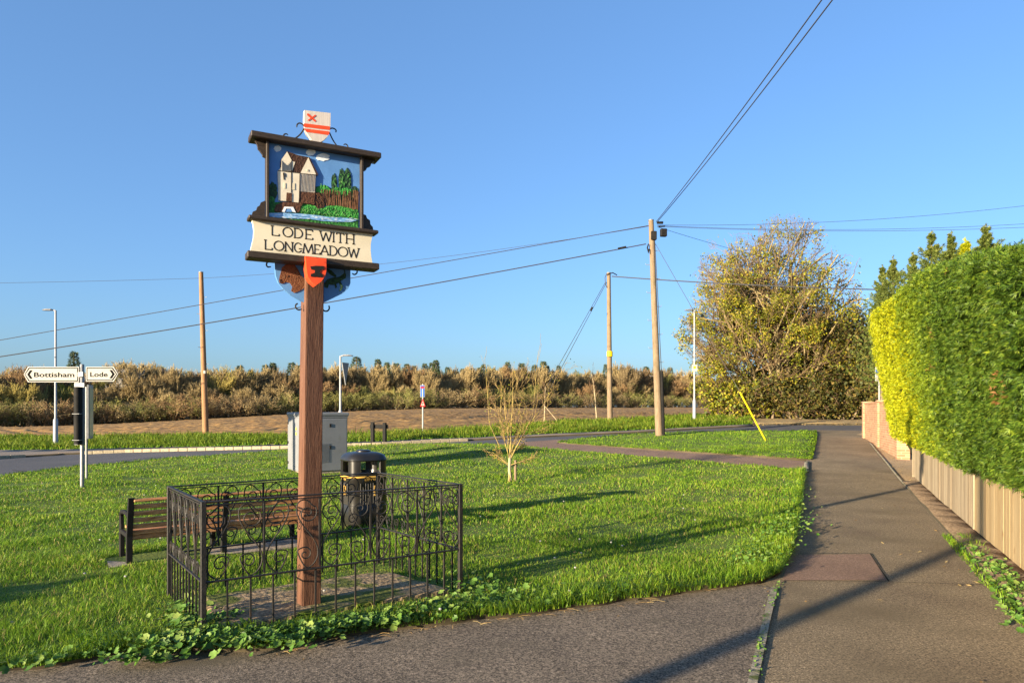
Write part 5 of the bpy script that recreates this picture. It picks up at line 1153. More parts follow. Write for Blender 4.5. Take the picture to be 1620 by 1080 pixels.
def hedge_surface(yf, over, ztop, zbot, ns, nt, back=1.6):
    """points and normals on the face (t 0..1) and top (t 1..2) of a hedge along the fence line"""
    P = np.zeros((ns, nt, 3))
    for i, u in enumerate(np.linspace(0, 1, ns)):
        for j, t in enumerate(np.linspace(0, 2, nt)):
            y = yf(u, min(t, 1)); x = fence_x(y); zt = ztop(y); zb = zbot(y)
            if t <= 1: d = over(y, t); z = zb + (zt - zb) * math.sin(t * math.pi / 2) ** .92 * 1.0
            else: d = over(y, 1) - (t - 1) * back; z = zt + .10 * math.sin((t - 1) * math.pi)
            wob = .10 * noise.noise(Vector((y * .9, z * .9, 7))) + .05 * noise.noise(Vector((y * 2.7, z * 2.7, 3)))
            P[i, j] = (x - .912 * (d + wob), y + .41 * (d + wob), z)
    return P
def hedge(name, label, yf, over, ztop, zbot, n_sprays, size, mats, seed, brown=0, endcap=None, k=5, mix=None):
    rng = np.random.default_rng(seed); ns, nt = 60, 50; P = hedge_surface(yf, over, ztop, zbot, ns, nt)
    du = np.gradient(P, axis=0); dv = np.gradient(P, axis=1); Nn = np.cross(du, dv); Nn /= np.maximum(np.linalg.norm(Nn, axis=2, keepdims=True), 1e-9)
    flip = (Nn * np.array([-.912, .41, .5])).sum(2) < 0; Nn[flip] *= -1
    c = P.reshape(-1, 3).mean(0); base = Vector((c[0], c[1], float(H(c[0], c[1]))))
    root = thing(name, base, label, 'hedge')
    # dark core: the same surface pulled in, closed behind
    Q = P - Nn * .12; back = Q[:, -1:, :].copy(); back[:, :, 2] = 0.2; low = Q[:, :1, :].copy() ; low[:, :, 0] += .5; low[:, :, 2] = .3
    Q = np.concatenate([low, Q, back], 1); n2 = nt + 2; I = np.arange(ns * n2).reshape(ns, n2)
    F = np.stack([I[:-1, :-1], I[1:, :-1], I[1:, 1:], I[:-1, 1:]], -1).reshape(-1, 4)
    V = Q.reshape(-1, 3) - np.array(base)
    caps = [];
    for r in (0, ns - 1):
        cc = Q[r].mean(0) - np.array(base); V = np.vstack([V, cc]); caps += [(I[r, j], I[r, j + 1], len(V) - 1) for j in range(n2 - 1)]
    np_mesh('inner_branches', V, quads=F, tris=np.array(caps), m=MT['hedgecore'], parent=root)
    # area-weighted spray positions
    w = np.linalg.norm(np.cross(du, dv), axis=2).ravel(); t_idx = np.tile(np.linspace(0, 2, nt), ns); w = w * np.where(t_idx > 1.35, .35, 1) * np.repeat(np.linspace(1.5, .75, ns), nt)
    k_ = rng.choice(len(w), n_sprays, p=w / w.sum()); C = P.reshape(-1, 3)[k_] + du.reshape(-1, 3)[k_] * rng.uniform(-.6, .6, (n_sprays, 1)) + dv.reshape(-1, 3)[k_] * rng.uniform(-.6, .6, (n_sprays, 1))
    N0 = Nn.reshape(-1, 3)[k_]; cav = np.array([noise.noise(Vector((p[0] * 2.2 + p[1] * 2.2, p[1] * 2.2, p[2] * 3.4))) + .7 * noise.noise(Vector((p[0] * 6 + p[1] * 6, p[1] * 6, p[2] * 8))) for p in C])[:, None]
    C = C - N0 * (rng.uniform(-.03, .07, (n_sprays, 1)) + (.15 if size > .0585 else .06) * cav)
    if endcap:
        m_ = endcap; j = rng.integers(0, nt, m_); f = rng.uniform(0, 1, m_)[:, None]; row = P[-1]; cc = row[-1] * .5 + row[0] * .5
        E_ = row[j] * (1 - f) + np.array([row[-1][0], row[-1][1], 0]) * f; E_[:, 2] = row[j][:, 2] * (1 - f[:, 0]) + rng.uniform(.6, 3.4, m_) * f[:, 0]
        C = np.vstack([C, E_]); N0 = np.vstack([N0, np.tile([.3, .9, .1], (m_, 1))])
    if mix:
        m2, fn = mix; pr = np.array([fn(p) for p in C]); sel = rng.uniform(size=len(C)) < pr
        V, Qd = sprays_np(C[sel] + N0[sel] * .02, N0[sel], size, rng, k=k); np_mesh('sunlit_tone_shoots', V - np.array(base), quads=Qd, m=m2, parent=root); C, N0 = C[~sel], N0[~sel]
    V, Qd = sprays_np(C, N0, size, rng, k=k)
    np_mesh('foliage', V - np.array(base), quads=Qd, m=mats, parent=root)
    if brown:
        spots = rng.choice(len(C), 9); kk = []
        for s in spots:
            d = np.linalg.norm(C - C[s], axis=1); kk.append(np.where((d < rng.uniform(.08, .2)) & (rng.uniform(size=len(C)) < .2))[0])
        kk = np.unique(np.concatenate(kk)); V, Qd = sprays_np(C[kk] + N0[kk] * .05, N0[kk], size * .9, rng)
        np_mesh('browned_fronds', V - np.array(base), quads=Qd, m=MT['hedgebrown'], parent=root)
    return root
def sm(a, b, x): x = min(1, max(0, (x - a) / (b - a))); return x * x * (3 - 2 * x)
ztop = lambda y: float(np.interp(y, [2, 6, 7, 9, 12, 14.2, 15.5, 17, 18.2], [2.6, 2.88, 3.06, 3.48, 3.92, 4.0, 3.92, 3.86, 3.70]))
zbot = lambda y: float(np.interp(y, [2, 8, 12, 16, 18], [.98, .95, .98, 1.08, 1.12]))
over_near = lambda y, t: .08 + .20 * math.sin(t * math.pi * .62) - .22 * max(0, t - .75) * 2 * (1 - sm(11, 14, y)) + .24 * sm(11.5, 15.5, y) * t * t
over_far = lambda y, t: .16 + .06 * t + (.18 + .50 * t ** .8) * sm(12.4, 16.6, y) - .15 * max(0, t - .8)
hedge('cypress_hedge', 'tall clipped green cypress hedge with browned patches above the fresh yellow fence', lambda u, t: 2.6 + (10.3 + 2.9 * t) * u, over_near, ztop, zbot, 130000, .059, MT['hedge'], 41, brown=1, mix=(MT['sunlit_lime'], lambda p: .9 * sm(9.8, 13.8, p[1] + .5 * (2.6 - p[2])) + .02))  # mix paints the sunlit fade, stronger towards the golden end
hedge('golden_hedge', 'bright golden clipped cypress hedge at the far end above the weathered fence', lambda u, t: 11.4 + 2.8 * t + (6.7 - 2.8 * t) * u, over_far, lambda y: ztop(y) - .02, zbot, 42000, .056, MT['golden'], 42, endcap=2500, mix=(MT['sunlit_lime'], lambda p: .85 * (1 - sm(12.2, 15.2, p[1] - .5 * (p[2] - 2.4))) + .05))  # mix tones the near end to continue the painted sunlit fade

# ------------------------------------------------------------------ trees
def grow(rng, p, d, L, r, lev, P, segs, tips):
    """recursive branch: P[lev] = (pieces, wander, uplift, children, spread, length ratio, first child at)"""
    n, wan, upl, kids, spread, ratio, first = P[lev]; pts = [p]; dirs = [d]
    for i in range(n):
        d = d + rng.normal(0, wan, 3); d[2] += upl; d = d / np.linalg.norm(d); p = p + d * L / n; pts.append(p); dirs.append(d)
    rr = [r * (1 - .62 * i / n) for i in range(n + 1)]
    for i in range(n): segs.append((lev, *pts[i], *pts[i + 1], rr[i], rr[i + 1]))
    if lev + 1 >= len(P):
        tips.append((*pts[-1], *dirs[-1])); 
        if n > 1: tips.append((*pts[n // 2 + 1 if n > 2 else 1], *dirs[-1]))
        return
    for k in range(kids):
        t = first + (1 - first) * (k + rng.uniform(.1, .9)) / kids; i = min(n - 1, int(t * n)); f = t * n - i; q = pts[i] * (1 - f) + pts[i + 1] * f; b = dirs[i + 1]
        a = rng.normal(size=3); a -= b * (a @ b); a /= np.linalg.norm(a); s = spread * rng.uniform(.65, 1.3); nd = b * math.cos(s) + a * math.sin(s)
        grow(rng, q, nd, L * ratio * rng.uniform(.7, 1.2) * (1.15 - .45 * t), max(rr[i] * .58, .004), lev + 1, P, segs, tips)

def build_tree(name, loc, label, cat, segs, tips, trunk_levels, barkm, twigm, leafm=None, leaf_n=0, leaf_size=.1, leaf_spread=.25, seed=1, group=None, twig_min=.004, keep=None, leaf_aspect=.65):
    rng = np.random.default_rng(seed); root = thing(name, loc, label, cat, 0, group)
    S = np.array([s[1:] for s in segs]); lv = np.array([s[0] for s in segs]); S[:, 6:] = np.maximum(S[:, 6:], twig_min)
    V, Q = tubes_np(S[lv < trunk_levels], 8); np_mesh('trunk', V, quads=Q, m=barkm, parent=root, smooth=True)
    V, Q = tubes_np(S[lv >= trunk_levels], 3); mi = np.zeros(len(Q), np.int32)
    mats = [twigm]
    if leafm and leaf_n:
        T = np.array(tips); w = np.ones(len(T)) if keep is None else keep(T); k = rng.choice(len(T), leaf_n, p=w / w.sum())
        C = T[k, :3] + rng.normal(0, leaf_spread, (leaf_n, 3)) - T[k, 3:] * rng.uniform(0, leaf_spread * 2, (leaf_n, 1)); V2, Q2 = cards_np(C, leaf_size, rng, .3, leaf_aspect)
        Q = np.concatenate([Q, Q2 + len(V)]); V = np.concatenate([V, V2]); mi = np.concatenate([mi, np.ones(len(Q2), np.int32)]); mats.append(leafm)
    np_mesh('crown', V, quads=Q, mats=mats, mi=mi, parent=root)
    return root

# the big half-bare autumn sycamore
def sycamore():
    rng = np.random.default_rng(8); b = GY(1236, 43.0); segs, tips = [], []
    P = [(8, .05, .03, 13, .80, .60, .12), (6, .10, .035, 8, .62, .56, .15), (5, .13, .03, 6, .60, .56, .2), (4, .16, .03, 5, .65, .6, .2), (3, .2, .02, 0, 0, 0, 0)]
    for i, (az, tilt, L, r) in enumerate([(0.2, .06, 9.6, .21), (1.6, .26, 9.0, .17), (2.9, .30, 9.2, .18), (4.2, .26, 9.0, .16), (5.6, .34, 8.8, .16), (3.3, .62, 7.8, .15), (0.0, .58, 7.4, .13), (3.0, .95, 6.2, .11), (2.6, .14, 9.6, .17), (0.3, .34, 8.8, .15)]):
        d = np.array([math.cos(az) * math.sin(tilt), math.sin(az) * math.sin(tilt), math.cos(tilt)])
        grow(rng, np.array([math.cos(az) * .45, math.sin(az) * .35, -.1]), d, L, r, 0, P, segs, tips)
    # the crown is a broad dome, fullest low down on the left
    def env(x, y, z):
        n = .16 * noise.noise(Vector((x * .55, y * .55, z * .55))) + .07 * noise.noise(Vector((x * 1.7, y * 1.7, z * 1.7)))
        rz = 7.6 if z > 4.6 else 5.2; rx = 5.75 if x < 0 else 4.7
        return (x / rx) ** 2 + (y / 5.2) ** 2 + (abs(z - 4.6) / rz) ** 2.1 < (1 + n) ** 2
    def gap(p): return noise.noise(Vector((p[0] * .75 + 3, p[1] * .75, p[2] * .75))) + .5 * noise.noise(Vector((p[0] * 1.9, p[1] * 1.9, p[2] * 1.9))) < -.20
    segs = [q for q in segs if env(*q[4:7]) and q[6] < 12.0 and not (q[0] == 4 and rng.uniform() < .35) and not (q[0] >= 3 and gap(q[4:7]))]; tips = [q for q in tips if env(*q[:3]) and q[2] < 12.0 and not gap(q[:3])]
    # leaves hold on low and inside, in bunches; the top and the outer left are nearly bare
    def keep(T):
        w = np.exp(-((T[:, 2] - 4.2) / 4.2) ** 2) + .12
        bun = np.array([noise.noise(Vector((p[0] * .9, p[1] * .9, p[2] * .9))) for p in T])
        return w * np.where(T[:, 0] < -3.8, .7, 1) * np.clip(.25 + bun * 3.0, .02, 2)
    return build_tree('sycamore_tree', b, 'large half-bare autumn tree with yellow and brown leaves beyond the end of the footpath', 'tree', segs, tips, 2, MT['sycbark'], MT['syctwig'], MT['syc_leaf'], 66000, .062, .12, 9, twig_min=.005, keep=keep)
MT['sycbark'] = mat('sycamore_bark', [(.13, .10, .05), (.21, .165, .08), (.29, .23, .11)], .9, 4, 5)
MT['syctwig'] = mat('reddish_twig', [(.13, .085, .045), (.21, .145, .075)], .9, .6, 3)
sycamore()

def bush_tree(name, px, y, Hh, R, label, leafm, n, size, seed, cat='tree', group=None, twigs=True, squash=1.0, base=None):
    """dense many-stemmed tree or shrub"""
    rng = np.random.default_rng(seed); b = base or GY(px, y); segs, tips = [], []
    P = [(5, .10, .05, 8, .7, .55, .12), (4, .16, .03, 6, .75, .6, .15), (3, .2, .02, 5, .8, .6, .2), (2, .25, .0, 0, 0, 0, 0)]
    for i in range(7):
        az = i * 2.4 + rng.uniform(0, .6); tilt = rng.uniform(.1, .75); d = np.array([math.cos(az) * math.sin(tilt) * R / Hh * 1.6, math.sin(az) * math.sin(tilt) * R / Hh * 1.6, math.cos(tilt)]); d /= np.linalg.norm(d)
        grow(rng, np.array([math.cos(az) * R * .12, math.sin(az) * R * .12, -.1]), d, Hh * .66 * rng.uniform(.8, 1.05), .05 + .01 * Hh, 0, P, segs, tips)
    return build_tree(name, b, label, cat, segs, tips, 1, MT['bark'], MT['twig'], leafm, n, size, .28 * R / 2.2, seed, group, twig_min=.008)
bush_tree('hedgerow_tree', 1345, 45.0, 8.6, 3.8, 'dense olive-brown tree merging with the right side of the big autumn tree', MT['olive_leaf'], 22000, .10, 51)
bush_tree('hedgerow_tree', 1392, 41.0, 6.6, 2.8, 'dense dark olive tree behind the blue round sign and golden hedge', MT['olive_leaf'], 15000, .10, 52)
bush_tree('hedgerow_tree', 1300, 44.0, 6.2, 3.2, 'mid-height olive tree under the right half of the big autumn tree', MT['olive_leaf'], 14000, .10, 53)
for i, (px, y, Hh, R, lab, m, n) in enumerate([(1150, 42.5, 3.0, 1.5, 'yellow-leaved shrub at the left foot of the big autumn tree', 'syc_leaf', 4200), (1185, 41.6, 2.6, 1.6, 'yellowing shrub behind the tip of the yellow stay guard', 'syc_leaf', 4000), (1218, 41.4, 3.1, 1.8, 'dark green shrub right of the yellow stay guard tip', 'olive_leaf', 6000),
                                               (1258, 41.2, 3.2, 1.9, 'dense dark shrub at the foot of the big autumn tree', 'olive_leaf', 7000), (1300, 41.0, 2.9, 1.9, 'low dark shrub on the far verge opposite the footpath end', 'olive_leaf', 7000), (1340, 40.6, 2.9, 1.9, 'dark twiggy shrub on the far verge left of the brick wall', 'olive_leaf', 7000), (1382, 40.0, 3.0, 1.8, 'dark shrub just above the far end of the brick wall', 'olive_leaf', 6000)]):
    bush_tree('roadside_shrub', px, y, Hh, R, lab, MT[m], n, .085, 60 + i, 'shrub', 'shrubs along the far verge under the big tree')

# young lichen-covered tree on the green with its stake
def young_tree():
    rng = np.random.default_rng(20); b = G(806, 764); segs, tips = [], []
    grow(rng, np.array([0, 0, 0.]), np.array([.02, 0, 1.]), .62, .036, 0, [(3, .03, .02, 0, 0, 0, 0)], segs, tips); tips.clear()
    P = [(6, .07, .02, 5, .55, .5, .25), (4, .12, .03, 5, .6, .55, .2), (3, .16, .03, 3, .6, .6, .3), (2, .15, .04, 0, 0, 0, 0)]
    for dx, dy, dz, L, r, z in [(-.10, .1, 1, 1.3, .020, .56), (.05, -.1, 1, 1.5, .018, .6), (.50, .1, 1, 1.75, .022, .5), (-.32, -.1, 1, .95, .014, .52), (.22, .3, 1, 1.1, .015, .6), (-.7, .2, .45, .5, .011, .40), (.6, -.2, .40, .5, .012, .38), (-.25, -.3, .8, .8, .012, .5), (.26, -.2, 1, .9, .012, .55), (.7, .3, .6, .45, .010, .55), (-.5, .4, .3, .4, .009, .36)]:
        r *= .74
        d = np.array([dx, dy, dz]); d /= np.linalg.norm(d); grow(rng, np.array([.01, 0, z]), d, L, r, 0, P, segs, tips)
    P2 = [(5, .05, .05, 5, .35, .35, .3), (3, .08, .05, 0, 0, 0, 0)]
    for x, z, L, dx in ((-.55, 1.3, 1.45, -.05), (.62, 1.45, 1.55, .10), (-.25, 1.5, .9, 0), (.1, 1.6, .95, .05), (.3, 1.5, .9, 0)):
        d = np.array([dx, 0, 1.]); grow(rng, np.array([x * .8, 0, z]), d / np.linalg.norm(d), L, .006, 0, P2, segs, tips)
        segs.append((1, x * .35, 0, z - .55, x * .8, 0, z, .011, .007))
    r = build_tree('young_tree', b, 'small bare young tree with yellow lichened branches on the green right of the railing', 'tree', segs, tips, 1, MT['barkyellow'], MT['ytwig'], MT['syc_leaf'], 500, .018, .06, 5, twig_min=.0028)
    mb = MB(); mb.tube([(.03, .03, 0), (0.0, 0, .3), (.01, 0, .62)], [.042, .036, .03], MT['pale_bark'], 8); mb.build('trunk_base', r, smooth=True)
    s = thing('tree_stake', b + Vector((.13, .05, 0)), 'short dark wooden stake tied beside the young tree trunk', 'stake')
    mb = MB(); mb.tube([(0, 0, -.05), (0, 0, .50)], .032, MT['pole'], 8); mb.build('stake', s); mb = MB(); mb.tube([(-.2, -.0, .38), (-.08, -.055, .385), (.04, -.0, .39), (-.08, .05, .385), (-.2, 0, .38)], .012, MT['black'], 5); mb.build('tie', s)
MT['ytwig'] = mat('reddish_lichen_twig', [(.14, .085, .045), (.26, .18, .07), (.34, .25, .07)], .9, 7, 4)
MT['pale_bark'] = mat('pale_bark', [(.26, .20, .12), (.42, .34, .21)], .9, 8, 5)
young_tree()
# two bare saplings at the field edge
for i, (px, y, Hh, lab) in enumerate([(861, 37.5, 1.9, 'thin bare sapling with a leaning stick at the field edge behind the young tree'), (944, 38, 2.6, 'thin bare sapling at the field edge left of the banded pole')]):
    rng = np.random.default_rng(30 + i); segs, tips = [], []; grow(rng, np.array([0, 0, 0.]), np.array([-.03, 0, 1.]), Hh, .035, 0, [(6, .05, .02, 7, .5, .35, .3), (3, .15, .02, 3, .5, .5, .3), (2, .1, .02, 0, 0, 0, 0)], segs, tips)
    if i == 0: segs.append((0, .75, 0, 0, -.05, 0, .95, .025, .018))
    build_tree('sapling', GY(px, y), lab, 'sapling', segs, tips, 1, MT['pale_bark'], MT['twig'], seed=i)

# conifers: whorls of drooping sprays
def conifer(name, loc, Hh, R, label, m, n, size, seed, group=None, flare=.9, lean=0, rag=.28):
    rng = np.random.default_rng(seed); root = thing(name, loc, label, 'conifer tree', rng.uniform(0, 6), group)
    mb = MB(); mb.tube([(0, 0, -.2), (lean * .5, 0, Hh * .5), (lean, 0, Hh)], [.03 * Hh * .6, .02 * Hh * .5, .01], MT['bark'], 8); mb.build('trunk', root, smooth=True)
    t = rng.uniform(0, 1, n) ** 1.25; z = .06 * Hh + t * Hh * .94; az = rng.uniform(0, 2 * math.pi, n); lobes = 1 + rag * np.sin(z * 2 * math.pi / (Hh * .075) + az * 1.0 + rng.normal(0, .3, n))
    rad = R * (1 - t) ** flare * lobes * (1 + .22 * np.sin(az * 5 + z * 2.1)) * rng.uniform(.35, 1, n) ** .5 + .02
    C = np.column_stack([rad * np.cos(az) + lean * t, rad * np.sin(az), z - rad * .12]); Nn = np.column_stack([np.cos(az), np.sin(az), np.full(n, .55 + rag)]); Nn /= np.linalg.norm(Nn, axis=1, keepdims=True)
    if rag > .4:                                   # separate upswept plumes instead of whorls
        nb = 240; tb = rng.uniform(.12, 1, nb) ** .75; zb = Hh * tb * .97; ab = rng.uniform(0, 6.283, nb); Lb = R * (1.06 - tb) ** flare * rng.uniform(.45, 1.3, nb) * (1 - .5 * (tb > .9)) + .05; up = .35 + .9 * tb + rng.normal(0, .15, nb)
        k = rng.integers(0, nb, n); f = rng.uniform(.05, 1, n) ** .8; D = np.column_stack([np.cos(ab), np.sin(ab), up]); D /= np.linalg.norm(D, axis=1, keepdims=True)
        C = np.column_stack([np.zeros(n), np.zeros(n), zb[k]]) + D[k] * (Lb[k] * f)[:, None] + rng.normal(0, .5, (n, 3)) * (.20 * Lb[k] * (1.1 - f))[:, None]; Nn = D[k]
        C = np.vstack([C, np.column_stack([np.zeros(40), np.zeros(40), Hh - rng.uniform(0, .5, 40)])]); Nn = np.vstack([Nn, np.tile([.05, 0, 1.], (40, 1))])
    V, Q = sprays_np(C, Nn, size, rng, .1, 4); np_mesh('crown', V, quads=Q, m=m, parent=root); return root
for i, (px, y, top, R, lab) in enumerate([(1388, 33, 420, 2.3, 'small dark conifer top left of the golden hedge top'), (1405, 31, 405, 2.6, 'tall green conifer right beside the far end of the golden hedge'), (1436, 27, 400, 2.4, 'olive green conifer top above the curved shoulder of the green hedge'), (1466, 25, 366, 2.7, 'tallest slim conifer of the group above the middle of the green hedge'),
                                         (1497, 24, 368, 2.7, 'bushy conifer top standing just right of the slim tall one'), (1519, 23, 378, 2.0, 'golden tinged conifer top between two green ones above the hedge'), (1551, 22, 356, 2.7, 'spiky bluish green conifer top furthest right above the hedge')]):
    g = GY(px + 8, y); h = P3(px, top, y).z - g.z
    conifer('cypress_tree', g, h, R, lab, MT['golden'] if i == 5 else MT['conifer'], 13000, .105, 70 + i, 'cypress trees behind the clipped hedge', flare=1.0, rag=.55)

# ------------------------------------------------------------------ the far wood: individual trees from a few prototypes
def wood_proto(kind, seed, m):
    rng = np.random.default_rng(seed); segs, tips = [], []
    if kind == 'round':
        P = [(6, .05, .05, 13, .75, .60, .14), (5, .10, .09, 11, .55, .6, .12), (4, .12, .10, 9, .45, .65, .12), (3, .15, .10, 0, 0, 0, 0)]
        grow(rng, np.array([0, 0, 0.]), np.array([0, 0, 1.]), .72, .022, 0, P, segs, tips)
        for s in (-1, 1): grow(rng, np.array([0, 0, .05]), np.array([s * .38, .1, .9]), .6, .016, 0, P, segs, tips)
    elif kind == 'vase':
        P = [(6, .06, .05, 11, .5, .6, .1), (5, .09, .10, 10, .45, .6, .12), (4, .12, .10, 9, .4, .65, .12), (3, .14, .10, 0, 0, 0, 0)]
        for i in range(5):
            az = i * 1.26; grow(rng, np.array([0, 0, 0.]), np.array([.36 * math.cos(az), .36 * math.sin(az), .93]), .68, .014, 0, P, segs, tips)
    elif kind == 'scrub':
        P = [(4, .1, .05, 8, .6, .6, .05), (4, .15, .05, 7, .6, .6, .1), (3, .2, .03, 0, 0, 0, 0)]
        for i in range(11):
            az = i * 2.4; t = .25 + .09 * i % .8; grow(rng, np.array([.25 * math.cos(az), .25 * math.sin(az), 0.]), np.array([math.sin(t) * math.cos(az), math.sin(t) * math.sin(az), math.cos(t)]), .62, .012, 0, P, segs, tips)
    return segs, tips
protos = {}
def proto(key, kind, seed, tw, leaf=None, ln=0, lsz=.02):
    segs, tips = wood_proto(kind, seed, None); mx = max(s[6] for s in segs); k = 1 / max(mx, .3)
    segs = [(s[0], *[v * k for v in s[1:7]], s[7] * k, s[8] * k) for s in segs]; tips = [tuple([v * k for v in t[:3]]) + t[3:] for t in tips]
    r = build_tree('bare_tree' if kind != 'scrub' else 'scrub_bush', (0, -300, -50), 'x', 'tree' if kind != 'scrub' else 'bush', segs, tips, 1, MT['bark'], MT[tw], MT[leaf or tw], ln or 1500, lsz, .035, seed, twig_min=.0022)
    protos[key] = [r, False]
for i, tw in enumerate(['tan', 'ochre', 'rust', 'oliv', 'yell', 'pale', 'brown']):
    proto(tw + '_r', 'round', 100 + i, 'w_' + tw, None, 2600 if tw in ('yell', 'oliv') else 350, .009 if tw != 'pale' else .005); 
    proto(tw + '_v', 'vase', 120 + i, 'w_' + tw, None, 350, .008)
for i, tw in enumerate(['brown', 'rust', 'oliv', 'tan']): proto(tw + '_s', 'scrub', 140 + i, 'w_' + tw, None, 1500, .016)
def fir_proto(key, seed, R):
    r = conifer('fir_tree', (0, -300, -50), 1.0, R, 'x', MT['farcon'], 1500, .05, seed, flare=.95); protos[key] = [r, False]
for nm_, tw in (('brown', 'w_brown'), ('pale', 'w_tan'), ('rust', 'w_rust')):
    segs, tips = wood_proto('vase' if nm_ != 'rust' else 'round', 180 + len(nm_), None); mx = max(q[6] for q in segs); segs = [(q[0], *[v / mx for v in q[1:]]) for q in segs]
    protos[nm_ + '_b'] = [build_tree('bare_tree', (0, -300, -50), 'x', 'tree', segs, tips, 1, MT['bark'], MT[tw], seed=9, twig_min=.0017), False]
fir_proto('fir_a', 161, .15); fir_proto('fir_b', 162, .21); fir_proto('pine_c', 163, .25)
WZ = [(-999, 'beyond the left street lamp'), (95, 'behind the Bottisham arm'), (150, 'behind the Lode arm'), (200, 'just right of the fingerpost'), (260, 'just left of the orange-brown pole'), (325, 'just right of the orange-brown pole'), (390, 'left of the village sign post'), (455, 'behind the village sign post'),
      (512, 'behind the cabinet lamp'), (560, 'above the black nameplate frame'), (630, 'left of the blue traffic sign'), (670, 'right of the blue traffic sign'), (730, 'left of the young tree'), (800, 'behind the young tree crown'), (860, 'right of the young tree'), (905, 'left of the banded pole'), (965, 'between the two right-hand poles'), (1035, 'right of the boxed pole'), (1095, 'behind the white-plated lamp')]
def zone(px):
    z = WZ[0][1]
    for a, s in WZ:
        if px >= a: z = s
    return z
KIND = {'tan': 'bare tan tree', 'ochre': 'golden ochre bare tree', 'rust': 'rusty brown bare tree', 'oliv': 'olive tinged tree', 'yell': 'yellow-green leafy tree', 'pale': 'pale grey bare tree', 'brown': 'dark brown bare tree'}
def place(key, px, y, Hh, wid, label, group, rz):
    r, used = protos[key]
    o = r if not used else copy_tree(r)
    protos[key][1] = True
    o.location = GY(px, y) - Vector((0, 0, .15)); o.scale = (Hh * wid, Hh * wid, Hh); o.rotation_euler = (0, 0, rz); o['label'] = label; o['group'] = group
rw = random.Random(77)
def wy(px): return float(np.interp(px, [-100, 0, 300, 700, 1000, 1200], [96, 102, 116, 138, 168, 190]))
def top_h(px, y, top): g = GY(px, y); return 1.6 + (650 - top) * y / 1120 - g.z
ridge = lambda px: -13 + float(np.interp(px, [-80, 0, 40, 100, 150, 230, 260, 330, 420, 560, 700, 820, 860, 900, 950, 1010, 1080, 1200], [592, 592, 586, 590, 596, 574, 588, 588, 586, 586, 588, 590, 594, 590, 592, 584, 598, 604]))
keysB = ['tan_r', 'rust_b', 'brown_b', 'oliv_r', 'ochre_v', 'tan_v', 'pale_b', 'oliv_v', 'brown_v', 'rust_v', 'pale_b']
# back row: firs showing above, then broadleaves
for px in list(range(-70, 1190, 31)):
    q = px + rw.uniform(-9, 9); y = wy(q) + rw.uniform(14, 26)
    k = rw.choice(['tan_r', 'rust_r', 'brown_r', 'ochre_r', 'tan_v', 'oliv_r'])
    place(k, q, y, top_h(q, y, ridge(q) + rw.uniform(-3, 10)), rw.uniform(.85, 1.2), f"{KIND[k.split('_')[0]]} at far wood's back, {zone(q)}", 'trees at the back of the far wood', rw.uniform(0, 6))
for q, dt in [(117, -26), (196, -2), (205, 4), (256, 4), (270, 6), (300, 6), (372, 2), (380, 6), (396, 3), (420, -4), (432, 0), (462, -3), (472, 3), (512, 6), (564, -9), (598, -14), (612, -6), (627, -7), (644, -8), (655, -4), (672, -7), (684, -9), (690, -4), (708, -2), (724, 2), (732, 0), (758, -4), (765, -6), (795, 0), (803, -6), (826, 0), (846, -2), (860, -9), (866, -7), (874, 4), (884, 6), (958, 2), (985, 4), (1000, 0), (1022, 6), (1045, 10), (1060, 8)]:
    y = wy(q) + rw.uniform(6, 20); k = rw.choice(['fir_a', 'fir_a', 'fir_b', 'pine_c'])
    place(k, q, y, top_h(q, y, 581 + dt + rw.uniform(-9, 5)), rw.uniform(.8, 1.25), f"dark {'slim fir' if k == 'fir_a' else 'broad fir' if k == 'fir_b' else 'bushy pine'} above the far wood, {zone(q)}", 'dark conifers in the far wood', rw.uniform(0, 6))
for px in range(-70, 1180, 19):
    q = px + rw.uniform(-8, 8); y = wy(q) + rw.uniform(2, 12); k = rw.choice(['brown_b', 'pale_b', 'rust_b', 'pale_b'])
    place(k, q, y, top_h(q, y, ridge(q) + rw.uniform(-7, 9)), rw.uniform(.7, 1.1), f"thin {'dark' if k == 'brown_b' else 'tan' if k == 'pale_b' else 'rusty'} bare-twigged tree in far wood, {zone(q)}", 'thin bare trees in the far wood', rw.uniform(0, 6))
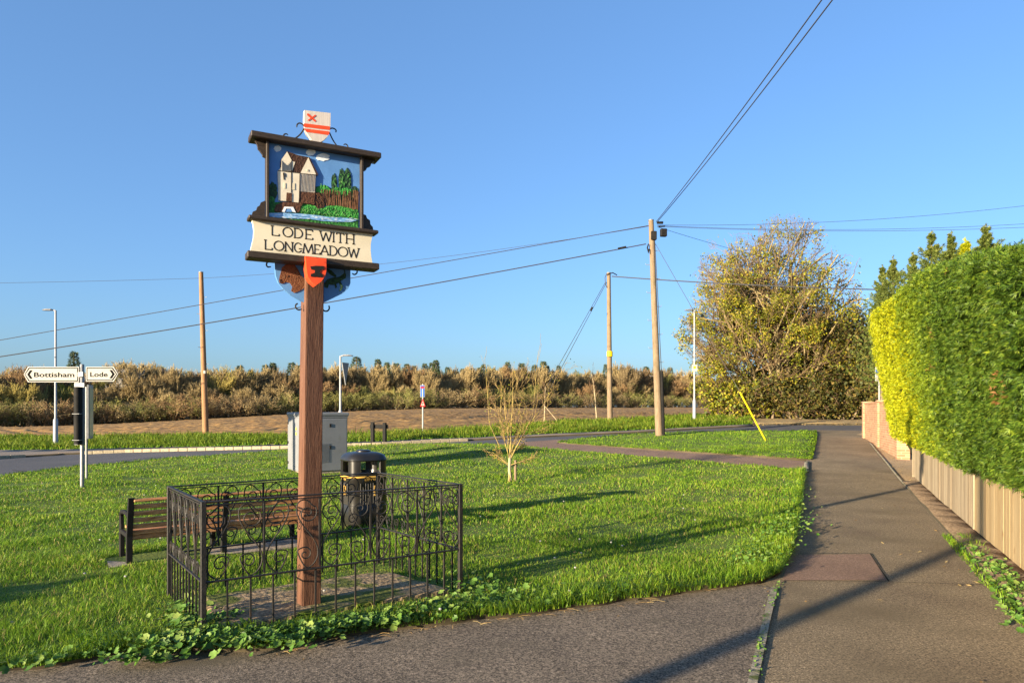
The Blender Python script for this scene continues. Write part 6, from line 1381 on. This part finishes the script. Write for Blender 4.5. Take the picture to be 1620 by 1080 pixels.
# middle row
for px in range(-80, 1190, 27):
    q = px + rw.uniform(-9, 9); y = wy(q) + rw.uniform(4, 10); k = rw.choice(keysB + ['ochre_v', 'tan_r'])
    if q < 130 and rw.random() < .55: k = rw.choice(['yell_r', 'oliv_r', 'yell_v'])
    if rw.random() < .05: k = 'pale_v'
    place(k, q, y, top_h(q, y, ridge(q) + rw.uniform(4, 24)), rw.uniform(.9, 1.3), f"{KIND[k.split('_')[0]]} mid far wood, {zone(q)}", 'trees in the middle of the far wood', rw.uniform(0, 6))
# front row, lower
for px in range(-80, 1190, 30):
    q = px + rw.uniform(-12, 12); y = wy(q) + rw.uniform(-1, 3); k = rw.choice(keysB)
    place(k, q, y, top_h(q, y, ridge(q) + rw.uniform(22, 40)), rw.uniform(.95, 1.4), f"{KIND[k.split('_')[0]]} at far wood's front, {zone(q)}", 'trees at the front of the far wood', rw.uniform(0, 6))
# scrub at the foot
for px in range(-80, 1190, 17):
    q = px + rw.uniform(-6, 6); y = wy(q) - rw.uniform(1.5, 3.5); k = rw.choice(['brown_s', 'tan_s', 'rust_s', 'oliv_s', 'oliv_s']) if q < 780 else rw.choice(['brown_s', 'brown_s', 'oliv_s'])
    place(k, q, y, rw.uniform(2.6, 4.6) * (1 if q < 780 else .95), rw.uniform(1.1, 1.6), f"{ {'brown': 'dark brown', 'rust': 'rusty', 'oliv': 'olive', 'tan': 'tan'}[k[:-2]] } scrub bush fronting the far wood, {zone(q)}", 'scrub bushes along the foot of the far wood', rw.uniform(0, 6))
for k, (r, used) in protos.items():
    if not used:
        for c in list(r.children): bpy.data.objects.remove(c)
        bpy.data.objects.remove(r)

# ------------------------------------------------------------------ things behind the camera whose shadows cross the scene
def shadow_pole(x, y, h, r, label):
    root = thing('telegraph_pole', (x, y, 0), label, 'telegraph pole'); mb = MB(); mb.tube([(0, 0, -.1), (0, 0, h)], [r, r * .8], MT['pole'], 12); mb.build('shaft', root, smooth=True); mb = MB(); mb.lathe([(r * .9, h - .01), (.02, h + .05)], MT['galv'], 12); mb.build('cap', root)
bush_tree('roadside_shrub', 0, 0, 1.25, .42, 'unseen clipped shrub added left of the camera to shade the near grass', MT['olive_leaf'], 5000, .05, 90, 'shrub', base=Vector((-8.0, 2.75, 0)))  # made-up shrub, sized to cast the shadow band left of the railing
shadow_pole(-6.35, -2.35, 3.7, .10, 'wooden telegraph pole behind the camera whose shadow crosses the footpath')
